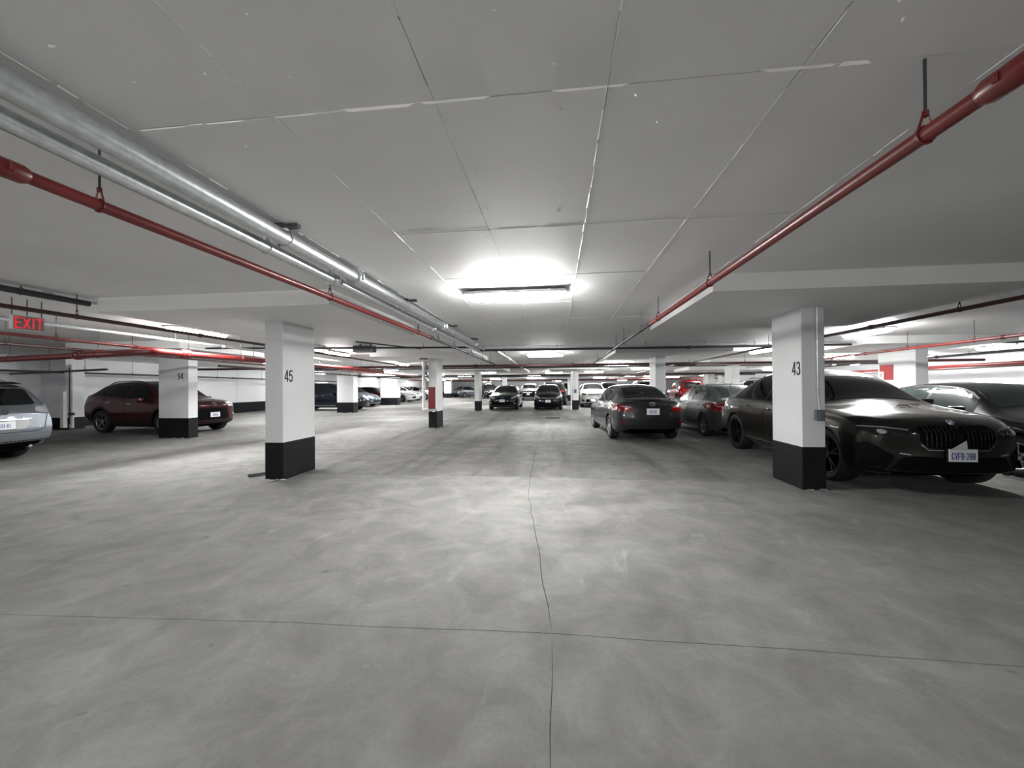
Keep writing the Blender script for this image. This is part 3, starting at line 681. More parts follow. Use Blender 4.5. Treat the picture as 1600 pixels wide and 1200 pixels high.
AX = {'L': lambda a, b: (Vector((a, 4, b)), Vector((0, -1, 0))), 'R': lambda a, b: (Vector((a, -4, b)), Vector((0, 1, 0))),
      'F': lambda a, b: (Vector((6, a, b)), Vector((-1, 0, 0))), 'B': lambda a, b: (Vector((-6, a, b)), Vector((1, 0, 0))),
      'T': lambda a, b: (Vector((a, b, 4)), Vector((0, 0, -1)))}
def hit(body, plane, a, b):
    o, d = AX[plane](a, b); h = body.bvh.ray_cast(o, d)
    if h[0] is None:
        c = body.bvh.find_nearest(o + d * (4 if plane in 'LRT' else 6) - d * (.5 if plane in 'LR' else 1.5)); p, n = c[0], c[1]
    else: p, n = h[0], h[1]
    n = n.copy()
    if n.dot(d) > 0: n.negate()
    return p.copy(), n
def resample(poly, step):
    out = []
    for a, b in zip(poly, poly[1:] + poly[:1]):
        n = max(1, int(math.ceil(math.hypot(b[0] - a[0], b[1] - a[1]) / step)))
        for i in range(n): out.append((a[0] + (b[0] - a[0]) * i / n, a[1] + (b[1] - a[1]) * i / n))
    return out
def inside(p, poly):
    c = False; x, y = p
    for (x1, y1), (x2, y2) in zip(poly, poly[1:] + poly[:1]):
        if (y1 > y) != (y2 > y) and x < (x2 - x1) * (y - y1) / (y2 - y1) + x1: c = not c
    return c
def roundpoly(poly, r=.25, n=3):
    out = []; m = len(poly)
    for i in range(m):
        p0, p1, p2 = Vector(poly[i - 1]), Vector(poly[i]), Vector(poly[(i + 1) % m])
        a = p1 + (p0 - p1) * r; b = p1 + (p2 - p1) * r
        for k in range(n + 1): t = k / n; q = a * (1 - t) ** 2 + p1 * 2 * t * (1 - t) + b * t * t; out.append((q.x, q.y))
    return out
def patch(body, poly, plane, off=.005, step=.07, thick=.012):
    """a thin shell that lies on the body over a 2-D outline given in side (x,z), end (y,z) or plan (x,y) view"""
    bd = resample(poly, step); n = len(bd); pts = list(bd)
    xs = [p[0] for p in bd]; ys = [p[1] for p in bd]
    x = min(xs) + step / 2
    while x < max(xs):
        y = min(ys) + step / 2
        while y < max(ys):
            if inside((x, y), bd) and min((x - q[0]) ** 2 + (y - q[1]) ** 2 for q in bd) > (step * .45) ** 2: pts.append((x, y))
            y += step
        x += step
    vs, es, fs, *_ = delaunay_2d_cdt([Vector(p) for p in pts], [], [list(range(n))], 1, 1e-6)
    V = []; Nn = []
    for v in vs:
        p, nn = hit(body, plane, v.x, v.y); V.append(p + nn * off); Nn.append(nn)
    k = len(V); V2 = [p - nn * thick for p, nn in zip(V, Nn)]
    cnt = {}
    for f in fs:
        for a, b in zip(f, list(f[1:]) + [f[0]]): cnt.setdefault((min(a, b), max(a, b)), []).append((a, b))
    F = [tuple(f) for f in fs]
    for e, l in cnt.items():
        if len(l) == 1: a, b = l[0]; F.append((b, a, a + k, b + k))
    return MB().add(V + V2, F)
def mirror2(poly): return [(-a, b) for a, b in poly]
def band2(pl, wd):
    """polyline -> thin outline"""
    Lp, Rp = [], []
    for i, p in enumerate(pl):
        a = Vector(pl[max(i - 1, 0)]); b = Vector(pl[min(i + 1, len(pl) - 1)]); d = (b - a).normalized(); n = Vector((-d.y, d.x)) * wd / 2
        Lp.append((p[0] + n.x, p[1] + n.y)); Rp.append((p[0] - n.x, p[1] - n.y))
    return Lp + Rp[::-1]
def ellipse(cx, cy, rx, ry, n=16, a0=0): return [(cx + rx * math.cos(a0 + 2 * math.pi * k / n), cy + ry * math.sin(a0 + 2 * math.pi * k / n)) for k in range(n)]

WHEELS = {}
def wheel_meshes(Rt, wd, style):
    key = (round(Rt, 3), wd, style)
    if key in WHEELS: return WHEELS[key]
    spokes, rimm, rr = {'five': (5, 'alloy', .66), 'ten': (10, 'alloy', .67), 'black': (5, 'dark_alloy', .74), 'seven': (7, 'alloy', .64), 'cap': (8, 'alloy', .62)}[style]
    rr *= Rt; h = wd / 2
    tyre = MB().lathe([(-h * .8, rr * .98), (-h, rr * 1.10), (-h * 1.02, Rt * .90), (-h * .86, Rt * .985), (-h * .5, Rt), (h * .5, Rt), (h * .86, Rt * .985), (h * 1.02, Rt * .90), (h, rr * 1.10), (h * .8, rr * .98)], 30, closed=True).mesh('wheel', 'tyre', True, 50)
    rim = MB().lathe([(h * .86, rr * 1.0), (h * .90, rr * .97), (h * .80, rr * .90), (h * .2, rr * .86), (-h * .6, rr * .86)], 30)
    hubp = [(h * .35, .0), (h * .72, .001), (h * .72, .045), (h * .60, .065), (h * .2, .065)]
    rim.lathe(hubp, 14)
    for k in range(spokes):
        a = 2 * math.pi * k / spokes + .3
        for da in ((-.16, .16) if spokes == 5 else (0,)):
            w0 = .028 if spokes > 7 else .036
            if spokes == 5: w0 = .026
            d = Vector((math.cos(a + da), 0, math.sin(a + da))); n = Vector((-d.z, 0, d.x)); d0 = Vector((math.cos(a), 0, math.sin(a)))
            p0 = d0 * .04; p1 = d * rr * .93
            vs = []
            for p, ww, y1 in ((p0, w0, h * .66), (p1, w0 * .8, h * .80)):
                vs += [p - n * ww / 2 + Vector((0, y1, 0)), p + n * ww / 2 + Vector((0, y1, 0)), p + n * ww / 2 + Vector((0, y1 - .03, 0)), p - n * ww / 2 + Vector((0, y1 - .03, 0))]
            rim.add(vs, [(0, 1, 5, 4), (1, 2, 6, 5), (2, 3, 7, 6), (3, 0, 4, 7), (4, 5, 6, 7)])
    rim = rim.mesh('rim', rimm, True, 35)
    disc = MB().lathe([(h * .1, .0), (h * .1, rr * .62), (h * .0, rr * .62), (-h * .2, rr * .86), (-h * .2, .0)], 24).mesh('brake_disc', 'underbody', False)
    WHEELS[key] = (tyre, rim, disc); return WHEELS[key]

def car(label, sp, paintname, loc, heading, group='parked cars', name='car', detail=2, glass='glass'):
    """heading in degrees, 0 = +X, 90 = +Y"""
    t = thing(name, label, 'car', (loc[0], loc[1], 0), R(heading), group)
    B = Body(sp); pm_ = 'paint_' + paintname; xf = B.xf; X = lambda d: xf - d
    MB().add(B.V, B.F).build('body', pm_, t, True, 32)
    MB().add(B.V, B.U).box(B.xr + .45, xf - .45, -B.W + .33, B.W - .33, .19, .55).build('underbody', 'underbody', t)
    # wheels
    tw = sp.get('tw', .215)
    ty, rm, dc = wheel_meshes(B.R, tw, sp.get('wheel', 'ten'))
    for a in B.ax:
        for sg in (1, -1):
            o = link('wheel', ty, t, (a, sg * (B.W - tw / 2 - .02), B.R))
            if sg < 0: o.rotation_euler = (0, 0, math.pi)
            link('rim', rm, o); link('brake_disc', dc, o)
    P = lambda nm, poly, pl, m, off=.005, step=.07, par=t, sm=True: patch(B, poly, pl, off, step).build(nm, m, par, sm, 40)
    # glass
    ws0, ws1 = sp['ws']; g1 = [X(ws0 + (ws1 - ws0) * k / 8.) for k in range(9)]; mg = sp.get('ws_m', .055)
    P('windshield', [(x, B.wt(x) * (1.0) - mg) for x in g1] + [(x, -B.wt(x) + mg) for x in g1[::-1]], 'T', glass, .006, .09)
    rg = sp['rg']
    if rg[0] == 'T':
        g2 = [X(rg[1] + (rg[2] - rg[1]) * k / 8.) for k in range(9)]
        P('rear_window', [(x, B.wt(x) - .065) for x in g2] + [(x, -B.wt(x) + .065) for x in g2[::-1]], 'T', glass, .006, .09)
    else: P('rear_window', roundpoly(rg[1], .12), 'B', glass, .006, .09)
    wl = []
    for (d0, d1, sl0, sl1) in sp['side']:
        n = 10; low = []; up = []
        for k in range(n + 1):
            x = X(d0 + (d1 - d0) * k / n); zl = B.sh(x) + .03; zu = B.zB(x) - sp.get('wtop', .055)
            fr = 1 - k / n; slx = sl0 * fr + sl1 * (1 - fr)
            if zu - zl > .012: low.append((x, zl)); up.append((x + slx, zu))
        if len(low) < 3: continue
        poly = low + up[::-1]; wl.append(poly)
        for pl in 'LR': P('side_window', poly, pl, glass, .004, .08)
    if detail >= 1:
        # door seams, handles, mirrors
        for (d, sl) in sp.get('seams', []):
            x = X(d); zs = B.sh(x); z0 = max(B.tunnel(x), B.zb(x)) + .06
            for pl in 'LR': P('door_seam', band2([(x + sl, z0), (x + sl * .3, z0 + (zs - z0) * .5), (x, zs + .02)], .007), pl, 'seam', .0015, .09, sm=False)
        for (d, z) in sp.get('handles', []):
            for pl, sg in (('L', 1), ('R', -1)):
                p, nn = hit(B, pl, X(d), z)
                MB().box(-.10, .10, -.014, .014, -.013, .013, .008).build('door_handle', sp.get('handle_mat', pm_), t, True, loc=p + nn * .018)
        d, z = sp['mirror']
        for pl, sg in (('L', 1), ('R', -1)):
            p, nn = hit(B, pl, X(d), z)
            mb = MB().box(-.075, .055, -.10, .10, -.065, .075, .035)
            mb.v = [(x - .12 * abs(y + .1) * 0, y * sg, zz) for x, y, zz in mb.v]
            o = mb.build('mirror', sp.get('mirror_mat', pm_), t, True, loc=(p.x, p.y + sg * .125, p.z + .045))
            MB().box(-.084, -.074, -.082, .082, -.048, .058, .004).build('mirror_glass', 'chrome', o)
            MB().box(-.03, .03, -.17 if sg > 0 else .05, -.05 if sg > 0 else .17, -.07, -.03, .008).build('mirror_arm', 'black_plastic', o)
    # listed patches: (name, outline, plane, material, mirrored, offset, step[, label])
    for q in sp.get('patch', []):
        nm, poly, pl, m, mir = q[:5]; of = q[5] if len(q) > 5 else .006; stp = q[6] if len(q) > 6 else .06
        if m == 'paint': m = pm_
        if pl in 'FBT':
            for pp in ([poly, mirror2(poly)] if mir else [poly]): P(nm, pp, pl, m, of, stp)
        else:
            poly = [(X(d), z) for d, z in poly]
            for p2 in 'LR': P(nm, poly, p2, m, of, stp)
    if sp.get('wtrim'):
        d0, d1 = sp['wtrim']; pl2 = [(X(d0 + (d1 - d0) * k / 14), B.zB(X(d0 + (d1 - d0) * k / 14)) - .045) for k in range(15)]
        for pl in 'LR': P('window_trim', band2(pl2, .016), pl, 'chrome', .008, .12)
    if sp.get('clad'):
        ch = sp['clad']
        for a in B.ax:
            k0, k1 = .02, math.pi - .02
            ring = [(a + (B.Ra + ch) * math.cos(k0 + (k1 - k0) * k / 16), B.R + (B.Ra + ch) * math.sin(k0 + (k1 - k0) * k / 16)) for k in range(17)] + \
                   [(a + (B.Ra + .006) * math.cos(k0 + (k1 - k0) * k / 16), B.R + (B.Ra + .006) * math.sin(k0 + (k1 - k0) * k / 16)) for k in range(16, -1, -1)]
            for pl in 'LR': P('arch_trim', ring, pl, 'black_plastic', .008, .08)
        x0, x1 = B.ax[1] + B.Ra + .03, B.ax[0] - B.Ra - .03
        for pl in 'LR': P('sill_trim', [(x0, B.zb(x0) + .02), (x1, B.zb(x1) + .02), (x1, B.zb(x1) + .17), (x0, B.zb(x0) + .17)], pl, 'black_plastic', .008, .12)
    # plates
    for q in sp.get('plates', []):
        end, y, z, txt = q[:4]
        p, nn = hit(B, end, y, z); sg = 1 if end == 'F' else -1
        o = MB().box(-.006, .006, -.153, .153, -.076, .076, .002).build('licence_plate', 'plate_white', t, loc=(p.x + sg * (.022 + (q[4] if len(q) > 4 else 0)), y, z))
        MB().box(-.02, -.006, -.163, .163, -.084, .084).build('plate_holder', 'black_plastic', o) if sg > 0 else MB().box(.006, .02, -.163, .163, -.084, .084).build('plate_holder', 'black_plastic', o)
        if txt:
            L_, W2 = word_lines(txt, .075, .026, .0085)
            strokes_mb(L_, .009, lambda u, v, h: (sg * (.0065 + h), sg * (u - W2 / 2), v - .045), .001).build('plate_lettering', 'plate_blue', o)
    for (x_, y_, z_, w_) in sp.get('fin', []):
        p, nn = hit(B, 'T', X(x_), y_)
        MB().add([(.10, 0, 0), (-.06, -.03, 0), (-.06, .03, 0), (-.05, 0, .065)], [(0, 1, 2), (0, 3, 1), (1, 3, 2), (2, 3, 0)]).build('antenna_fin', 'black_plastic' if w_ else pm_, t, loc=p - Vector((0, 0, .004)))
    if sp.get('rails'):
        d0, d1, rise = sp['rails']
        for sg in (1, -1):
            pts = []
            for k in range(9):
                x = X(d0 + (d1 - d0) * k / 8); p, nn = hit(B, 'T', x, sg * (B.wt(x) - .05)); pts.append((p.x, p.y, p.z + (rise if 0 < k < 8 else -.005)))
            MB().tube(pts, .014, 8).build('roof_rail', sp.get('rail_mat', 'black_plastic'), t, True)
    t['_b'] = 0; del t['_b']
    return t, B

# ------------------------------------------------------------------ car patterns (distances d run back from the front bumper)
def quad(y0, y1, z0, z1, dy=0): return [(y0, z0), (y1, z0), (y1 + dy, z1), (y0 + dy, z1)]
def spec(kind, **kw):
    if kind == 'sedan':
        L, W, H = kw.pop('L', 4.62), kw.pop('W', 1.776), kw.pop('H', 1.455)
        s = dict(L=L, W=W, H=H, R=.315, ax=(.92, .92 + kw.pop('wb', 2.68)), bow=(.30, .22),
                 top=[(0, .66), (.10, .735), (.35, .82), (.9, .93), (1.22, 1.00), (1.32, 1.04), (1.85, H - .09), (2.15, H - .02), (2.6, H), (3.1, H - .035), (3.35, H - .085), (4.02, 1.115), (4.12, 1.09), (L - .12, 1.055), (L, .98)],
                 belt=[(0, .60), (.5, .75), (1.3, .885), (2.4, .935), (3.6, .975), (L - .3, .96), (L, .90)],
                 plan=[(0, .80), (.06, .86), (.22, .94), (.6, .985), (1.2, 1), (3.2, 1), (L - .6, .97), (L - .2, .90), (L - .05, .84), (L, .80)],
                 edge=[(0, .62), (.4, .70), (1.1, .78), (1.32, .79), (1.9, .645), (2.5, .625), (3.3, .61), (3.7, .63), (4.05, .69), (L - .1, .72), (L, .70)],
                 sill=[(0, .24), (.3, .19), (1, .18), (L - .9, .20), (L - .3, .25), (L, .34)],
                 ff=[(.15, .10), (.3, .03), (.5, 0), (.62, .02), (.75, .10)], rf=[(.2, .12), (.4, .02), (.6, 0), (.85, .03), (1.05, .09)],
                 ws=(1.36, 1.90), rg=('T', 3.34, 4.0), side=[(1.55, 2.42, -.02, 0), (2.50, 3.22, 0, .0), (3.28, 3.72, .0, .12)],
                 seams=[(1.42, .04), (2.46, .0), (3.36, -.10)], handles=[(2.30, .83), (3.18, .86)], mirror=(1.66, .90))
    elif kind == 'suv':
        L, W, H = kw.pop('L', 4.6), kw.pop('W', 1.855), kw.pop('H', 1.69)
        s = dict(L=L, W=W, H=H, R=.355, ax=(.90, .90 + kw.pop('wb', 2.69)), bow=(.28, .16), tw=.235,
                 top=[(0, .82), (.10, .92), (.35, 1.02), (.9, 1.10), (1.15, 1.14), (1.25, 1.18), (1.85, H - .10), (2.2, H - .02), (2.8, H), (3.6, H - .03), (4.0, H - .08), (L - .36, H - .17), (L - .12, 1.14), (L, .98)],
                 belt=[(0, .74), (.5, .92), (1.3, 1.02), (2.4, 1.06), (3.6, 1.11), (L - .3, 1.13), (L, .92)],
                 plan=[(0, .80), (.06, .87), (.22, .95), (.6, .99), (1.2, 1), (3.4, 1), (L - .5, .97), (L - .15, .91), (L, .85)],
                 edge=[(0, .64), (.4, .73), (1.0, .80), (1.25, .80), (1.9, .67), (2.6, .65), (3.7, .62), (L - .36, .60), (L - .1, .70), (L, .74)],
                 sill=[(0, .30), (.3, .24), (1, .23), (L - .9, .25), (L - .3, .30), (L, .40)],
                 ff=[(.2, .14), (.35, .03), (.55, 0), (.8, .02), (.95, .10)], rf=[(.25, .12), (.45, .02), (.65, 0), (.95, .03), (1.2, .09), (1.6, .10)],
                 ws=(1.30, 1.92), ws_m=.055, rg=('B', [(-.60, 1.12), (.60, 1.12), (.50, H - .22), (-.50, H - .22)]),
                 side=[(1.52, 2.42, -.02, 0), (2.50, 3.32, 0, .0), (3.40, 4.02, .0, .16)],
                 seams=[(1.38, .04), (2.46, .0), (3.42, -.12)], handles=[(2.30, .95), (3.2, .99)], mirror=(1.62, 1.02))
    elif kind == 'hatch':
        L, W, H = kw.pop('L', 4.3), kw.pop('W', 1.80), kw.pop('H', 1.48)
        s = dict(L=L, W=W, H=H, R=.315, ax=(.88, .88 + kw.pop('wb', 2.62)), bow=(.34, .18),
                 top=[(0, .66), (.10, .745), (.35, .86), (.8, .97), (1.08, 1.03), (1.18, 1.07), (1.85, H - .07), (2.15, H - .01), (2.5, H), (3.3, H - .05), (3.65, H - .12), (L - .10, 1.02), (L, .92)],
                 belt=[(0, .60), (.5, .78), (1.2, .92), (2.3, .97), (3.5, 1.02), (L - .2, 1.0), (L, .86)],
                 plan=[(0, .78), (.06, .85), (.22, .94), (.6, .985), (1.2, 1), (3.0, 1), (L - .5, .96), (L - .15, .90), (L, .84)],
                 edge=[(0, .62), (.4, .70), (1.0, .78), (1.18, .79), (1.9, .65), (2.5, .635), (3.3, .61), (3.65, .60), (L - .1, .68), (L, .70)],
                 sill=[(0, .22), (.3, .17), (1, .17), (L - .9, .19), (L - .3, .24), (L, .34)],
                 ff=[(.15, .10), (.3, .03), (.5, 0), (.62, .02), (.75, .10)], rf=[(.2, .12), (.4, .02), (.6, 0), (.85, .03), (1.2, .08)],
                 ws=(1.22, 1.90), rg=('B', [(-.58, 1.02), (.58, 1.02), (.50, H - .17), (-.50, H - .17)]),
                 side=[(1.45, 2.36, -.02, 0), (2.44, 3.20, 0, .0), (3.26, 3.7, .0, .12)],
                 seams=[(1.34, .04), (2.40, .0), (3.3, -.10)], handles=[(2.24, .86), (3.1, .90)], mirror=(1.55, .94))
    elif kind == 'van':
        L, W, H = kw.pop('L', 5.0), kw.pop('W', 1.95), kw.pop('H', 1.78)
        s = dict(L=L, W=W, H=H, R=.335, ax=(.95, .95 + kw.pop('wb', 3.0)), bow=(.30, .12),
                 top=[(0, .74), (.10, .84), (.35, .95), (.8, 1.05), (1.0, 1.10), (1.1, 1.14), (1.85, H - .09), (2.2, H - .02), (2.8, H), (4.2, H - .02), (L - .30, H - .09), (L - .10, 1.15), (L, 1.0)],
                 belt=[(0, .66), (.5, .84), (1.2, .98), (2.4, 1.03), (3.8, 1.06), (L - .3, 1.08), (L, .92)],
                 plan=[(0, .80), (.06, .87), (.22, .95), (.6, .99), (1.2, 1), (4.0, 1), (L - .4, .98), (L - .1, .93), (L, .88)],
                 edge=[(0, .64), (.4, .73), (1.0, .82), (1.1, .82), (1.9, .70), (2.6, .68), (4.2, .66), (L - .3, .65), (L - .1, .74), (L, .76)],
                 sill=[(0, .24), (.3, .20), (1, .20), (L - .9, .22), (L - .3, .27), (L, .36)],
                 ff=[(.2, .14), (.35, .03), (.55, 0), (.7, .02), (.9, .12)], rf=[(.25, .10), (.45, .02), (.65, 0), (1.2, .04), (1.7, .08)],
                 ws=(1.14, 1.92), rg=('B', [(-.66, 1.10), (.66, 1.10), (.58, H - .17), (-.58, H - .17)]),
                 side=[(1.45, 2.42, -.02, 0), (2.50, 3.55, 0, .0), (3.63, 4.6, .0, .06)],
                 seams=[(1.36, .04), (2.46, .0), (3.6, .0)], handles=[(2.30, .92), (2.7, .92)], mirror=(1.55, 1.0))
    for k, v in kw.items():
        if k in ('patch', 'plates'): s[k] = s.get(k, []) + v
        else: s[k] = v
    return s
def face_generic(z, w=.62, hl='headlamp', slim=False):
    """lamps, grille and lower intake of an ordinary front end; z = height of the lamps"""
    return [('headlamp', roundpoly([(w * .66, z - .05), (w * 1.12, z - .02), (w * 1.30, z + .09), (w * 1.0, z + .075), (w * .72, z + .03)], .2), 'F', hl, True),
            ('grille', roundpoly([(-w * .62, z - .035), (w * .62, z - .035), (w * .66, z + .03), (-w * .66, z + .03)], .2), 'F', 'gloss_black', False),
            ('lower_grille', roundpoly([(-w * .85, z - .36), (w * .85, z - .36), (w * .70, z - .17), (-w * .70, z - .17)], .2), 'F', 'black_plastic', False),
            ('fog_lamp', ellipse(w * 1.12, z - .27, .045, .035, 10), 'F', 'chrome', True)]
def tail_generic(z, w=.62):
    return [('tail_lamp', roundpoly([(w * .70, z - .06), (w * 1.25, z - .07), (w * 1.28, z + .07), (w * .72, z + .05)], .25), 'B', 'tail_red', True),
            ('rear_trim', [(-w, z - .47), (w, z - .47), (w, z - .38), (-w, z - .38)], 'B', 'black_plastic', False)]

# ------------------------------------------------------------------ the cars
def ring_lines(cx, cz_, rx, rz, n=20): e = ellipse(cx, cz_, rx, rz, n); return e + [e[0]]
def badge(t, B, end, z, kind, par=None):
    """maker's emblem as it looks: thin chrome strokes standing on the surface"""
    p, nn = hit(B, end, 0, z); sg = 1 if end == 'F' else -1
    if kind == 'ovals': L_ = [ring_lines(0, 0, .075, .05), ring_lines(0, .012, .05, .026), ring_lines(0, 0, .022, .048)]
    elif kind == 'L': L_ = [ring_lines(0, 0, .075, .055), [(.03, .045), (-.025, -.03), (.045, -.03)]]
    elif kind == 'H': L_ = [[(-.05, .045), (-.035, -.045)], [(.05, .045), (.035, -.045)], [(-.04, 0), (.04, 0)], ring_lines(0, 0, .075, .06)]
    else: L_ = [ring_lines(0, 0, .085, .035)]
    tilt = math.atan2(nn.z, abs(nn.x))
    o = strokes_mb(L_, .012, lambda u, v, h: (sg * (h - v * math.sin(tilt)), sg * u, v * math.cos(tilt)), .006).build('emblem', 'chrome', t, loc=p + nn * .008)
    if kind == 'oval_blue':
        MB().add([(sg * .004, q[0], q[1]) for q in ellipse(0, 0, .08, .032)], [tuple(range(16))]).build('emblem_field', 'roundel_blue', o)
MARK = 'IIII-III'          # unreadable plate characters

# bronze grey coupe SUV, right foreground
sp = spec('suv', L=4.80, W=1.98, H=1.69, wb=2.90, R=.385, gap=.035, wheel='black', tw=.28, bow=(.30, .18),
          top=[(0, .84), (.07, .91), (.3, 1.00), (.9, 1.09), (1.22, 1.135), (1.34, 1.17), (2.0, 1.55), (2.35, 1.655), (2.75, 1.69), (3.2, 1.655), (3.8, 1.50), (4.4, 1.27), (4.62, 1.19), (4.80, 1.06)],
          belt=[(0, .78), (.5, .95), (1.3, 1.035), (2.4, 1.07), (3.4, 1.11), (4.4, 1.09), (4.8, .95)],
          edge=[(0, .66), (.4, .74), (1.0, .80), (1.34, .80), (2.0, .66), (2.6, .63), (3.4, .60), (4.0, .60), (4.5, .64), (4.8, .70)],
          ff=[(.2, .16), (.3, .02), (.45, 0), (.8, .015), (.9, .06)], ws=(1.40, 2.02), rg=('T', 3.35, 4.40),
          side=[(1.62, 2.55, -.02, 0), (2.63, 3.40, 0, .0), (3.46, 3.95, .0, .10)], seams=[(1.50, .04), (2.59, .0), (3.5, -.14)],
          handles=[(2.45, .95), (3.3, .98)], mirror=(1.72, 1.05), mirror_mat='gloss_black', fin=[(3.15, 0, 0, 0)],
          patch=[('headlamp', roundpoly([(.47, .80), (.56, .745), (.80, .755), (.955, .845), (.80, .86), (.56, .83)], .18), 'F', 'headlamp_dark', True, .006, .04),
                 ('headlamp_strip', [(.50, .822), (.70, .846), (.90, .850), (.90, .858), (.70, .856), (.50, .83)], 'F', 'headlamp', True, .010, .04),
                 ('headlamp_lens', ellipse(.74, .80, .040, .026, 12), 'F', 'headlamp', True, .010, .03), ('headlamp_lens', ellipse(.61, .79, .036, .024, 12), 'F', 'headlamp_dark', True, .012, .03),
                 ('grille_frame', roundpoly([(.012, .635), (.10, .595), (.33, .595), (.435, .70), (.42, .86), (.34, .895), (.06, .895), (.012, .86)], .2), 'F', 'dark_alloy', True, .010, .05),
                 ('grille_chrome', band2([(.05, .615), (.11, .588), (.33, .588), (.40, .655)], .012), 'F', 'chrome', True, .012, .05),
                 ('kidney_grille', roundpoly([(.028, .645), (.105, .612), (.32, .612), (.415, .705), (.402, .85), (.33, .88), (.07, .88), (.028, .85)], .2), 'F', 'seam', True, .014, .05)] +
                [('grille_slat', quad(.07 + k * .046, .082 + k * .046, .63 + (.02 if k in (0, 6) else 0), .868), 'F', 'gloss_black', True, .030, .08) for k in range(7)] +
                [('lower_intake', roundpoly([(-.70, .285), (.70, .285), (.56, .505), (-.56, .505)], .15), 'F', 'seam', False, .006),
                 ('side_intake', roundpoly([(.74, .29), (.90, .32), (.93, .63), (.86, .66), (.64, .50)], .15), 'F', 'seam', True, .006, .05),
                 ('splitter', [(-.84, .275), (.84, .275), (.84, .298), (-.84, .298)], 'F', 'paint', False, .035), ('fog_strip', [(.50, .515), (.60, .53), (.60, .545), (.50, .53)], 'F', 'headlamp', True, .01),
                 ('sill_strip', [(1.55, .335), (3.25, .345), (3.25, .36), (1.55, .35)], 'L', 'chrome', False, .012, .1),
                 ('beltline_trim', [(1.62, 1.088), (3.9, 1.125), (3.9, 1.14), (1.62, 1.10)], 'L', 'gloss_black', False, .008, .1)] + tail_generic(.92, .66),
          plates=[('F', 0.0, .535, 'CVFB-288', .012), ('B', 0, .80, '')])
bmw, Bb = car('bronze grey coupe SUV with twin grille and front plate, right of column 43', sp, 'bronze_grey', (4.90, 7.74), -90, name='coupe_suv')
p, nn = hit(Bb, 'F', 0, .915)
o = MB().lathe([(0, 0), (.006, .0), (.008, .038), (0, .044)], 20, 'X', (0, 0, 0)).build('emblem', 'chrome', bmw, True, loc=p + nn * .012); o.rotation_euler = (0, -.9, 0)
for k in range(4):
    a = [(.0095, 0, 0)] + [(.0095, .03 * math.cos(k * 1.5708 + j * .3927), .03 * math.sin(k * 1.5708 + j * .3927)) for j in range(5)]
    MB().add(a, [tuple(range(6))]).build('emblem_quarter', 'roundel_blue' if k % 2 else 'plate_white', o)
p, nn = hit(Bb, 'F', .0, .62)
o = MB().add([(0, .04, -.03), (0, -.15, -.03), (0, .03, .085), (-.002, .04, -.03), (-.002, -.15, -.03), (-.002, .03, .085)], [(0, 1, 2), (3, 5, 4)]).build('folded_paper', 'paper', bmw, loc=(p.x + .05, 0, .635))
o['label'] = 'folded grey paper tucked above the plate'

# dark grey sedan seen from behind
sp = spec('sedan', L=4.62, W=1.776, H=1.455, wheel='ten', fin=[(3.2, 0, 0, 0)],
          patch=face_generic(.68) + [('tail_lamp', roundpoly([(.46, .80), (.62, .765), (.90, .79), (.93, .93), (.80, .955), (.47, .90)], .18), 'B', 'tail_red', True, .006, .045),
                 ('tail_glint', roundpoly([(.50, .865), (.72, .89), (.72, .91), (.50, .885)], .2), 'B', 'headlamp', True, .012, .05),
                 ('trunk_trim', [(-.46, .885), (.46, .885), (.46, .92), (-.46, .92)], 'B', 'gloss_black', False, .008),
                 ('trunk_seam', band2([(.47, .80), (.40, .68), (.30, .64), (-.30, .64), (-.40, .68), (-.47, .80)], .008), 'B', 'seam', False, .003),
                 ('rear_trim', roundpoly([(-.66, .27), (.66, .27), (.55, .46), (-.55, .46)], .15), 'B', 'black_plastic', False, .006),
                 ('reflector', [(.62, .49), (.76, .50), (.76, .53), (.62, .52)], 'B', 'tail_red', True, .008),
                 ('spoiler_lip', [(-.60, 1.045), (.60, 1.045), (.60, 1.062), (-.60, 1.062)], 'B', 'paint', False, .02)],
          plates=[('B', 0, .775, MARK), ('F', 0, .5, '')])
t_, B_ = car('dark grey sedan seen from behind with red tail lamps, beside the lane', sp, 'dark_grey', (2.16, 12.05), 94, name='sedan')
badge(t_, B_, 'B', .955, 'ovals')
# green silver sedan behind the coupe SUV
sp = spec('sedan', L=4.54, W=1.76, H=1.465, wb=2.60, wheel='seven', fin=[],
          patch=face_generic(.68) + [('tail_lamp', roundpoly([(.52, .76), (.80, .74), (.90, .80), (.90, .91), (.78, .94), (.54, .90)], .28), 'B', 'tail_red', True, .006, .045),
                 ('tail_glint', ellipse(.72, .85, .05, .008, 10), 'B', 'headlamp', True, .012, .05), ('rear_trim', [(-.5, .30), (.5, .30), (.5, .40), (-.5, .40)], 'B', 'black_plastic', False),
                 ('side_moulding', [(1.45, .50), (3.3, .53), (3.3, .555), (1.45, .525)], 'L', 'paint', False, .014, .12)],
          plates=[('B', 0, .85, MARK)])
t_, B_ = car('green silver sedan seen from behind, partly hidden by the bronze SUV', sp, 'green_silver', (4.84, 12.55), 91, glass='glass_green', name='sedan')
p, nn = hit(B_, 'T', -1.0, .0); MB().tube([p, p + Vector((-.09, 0, .10))], [.008, .004], 6).build('antenna', 'black_plastic', t_)
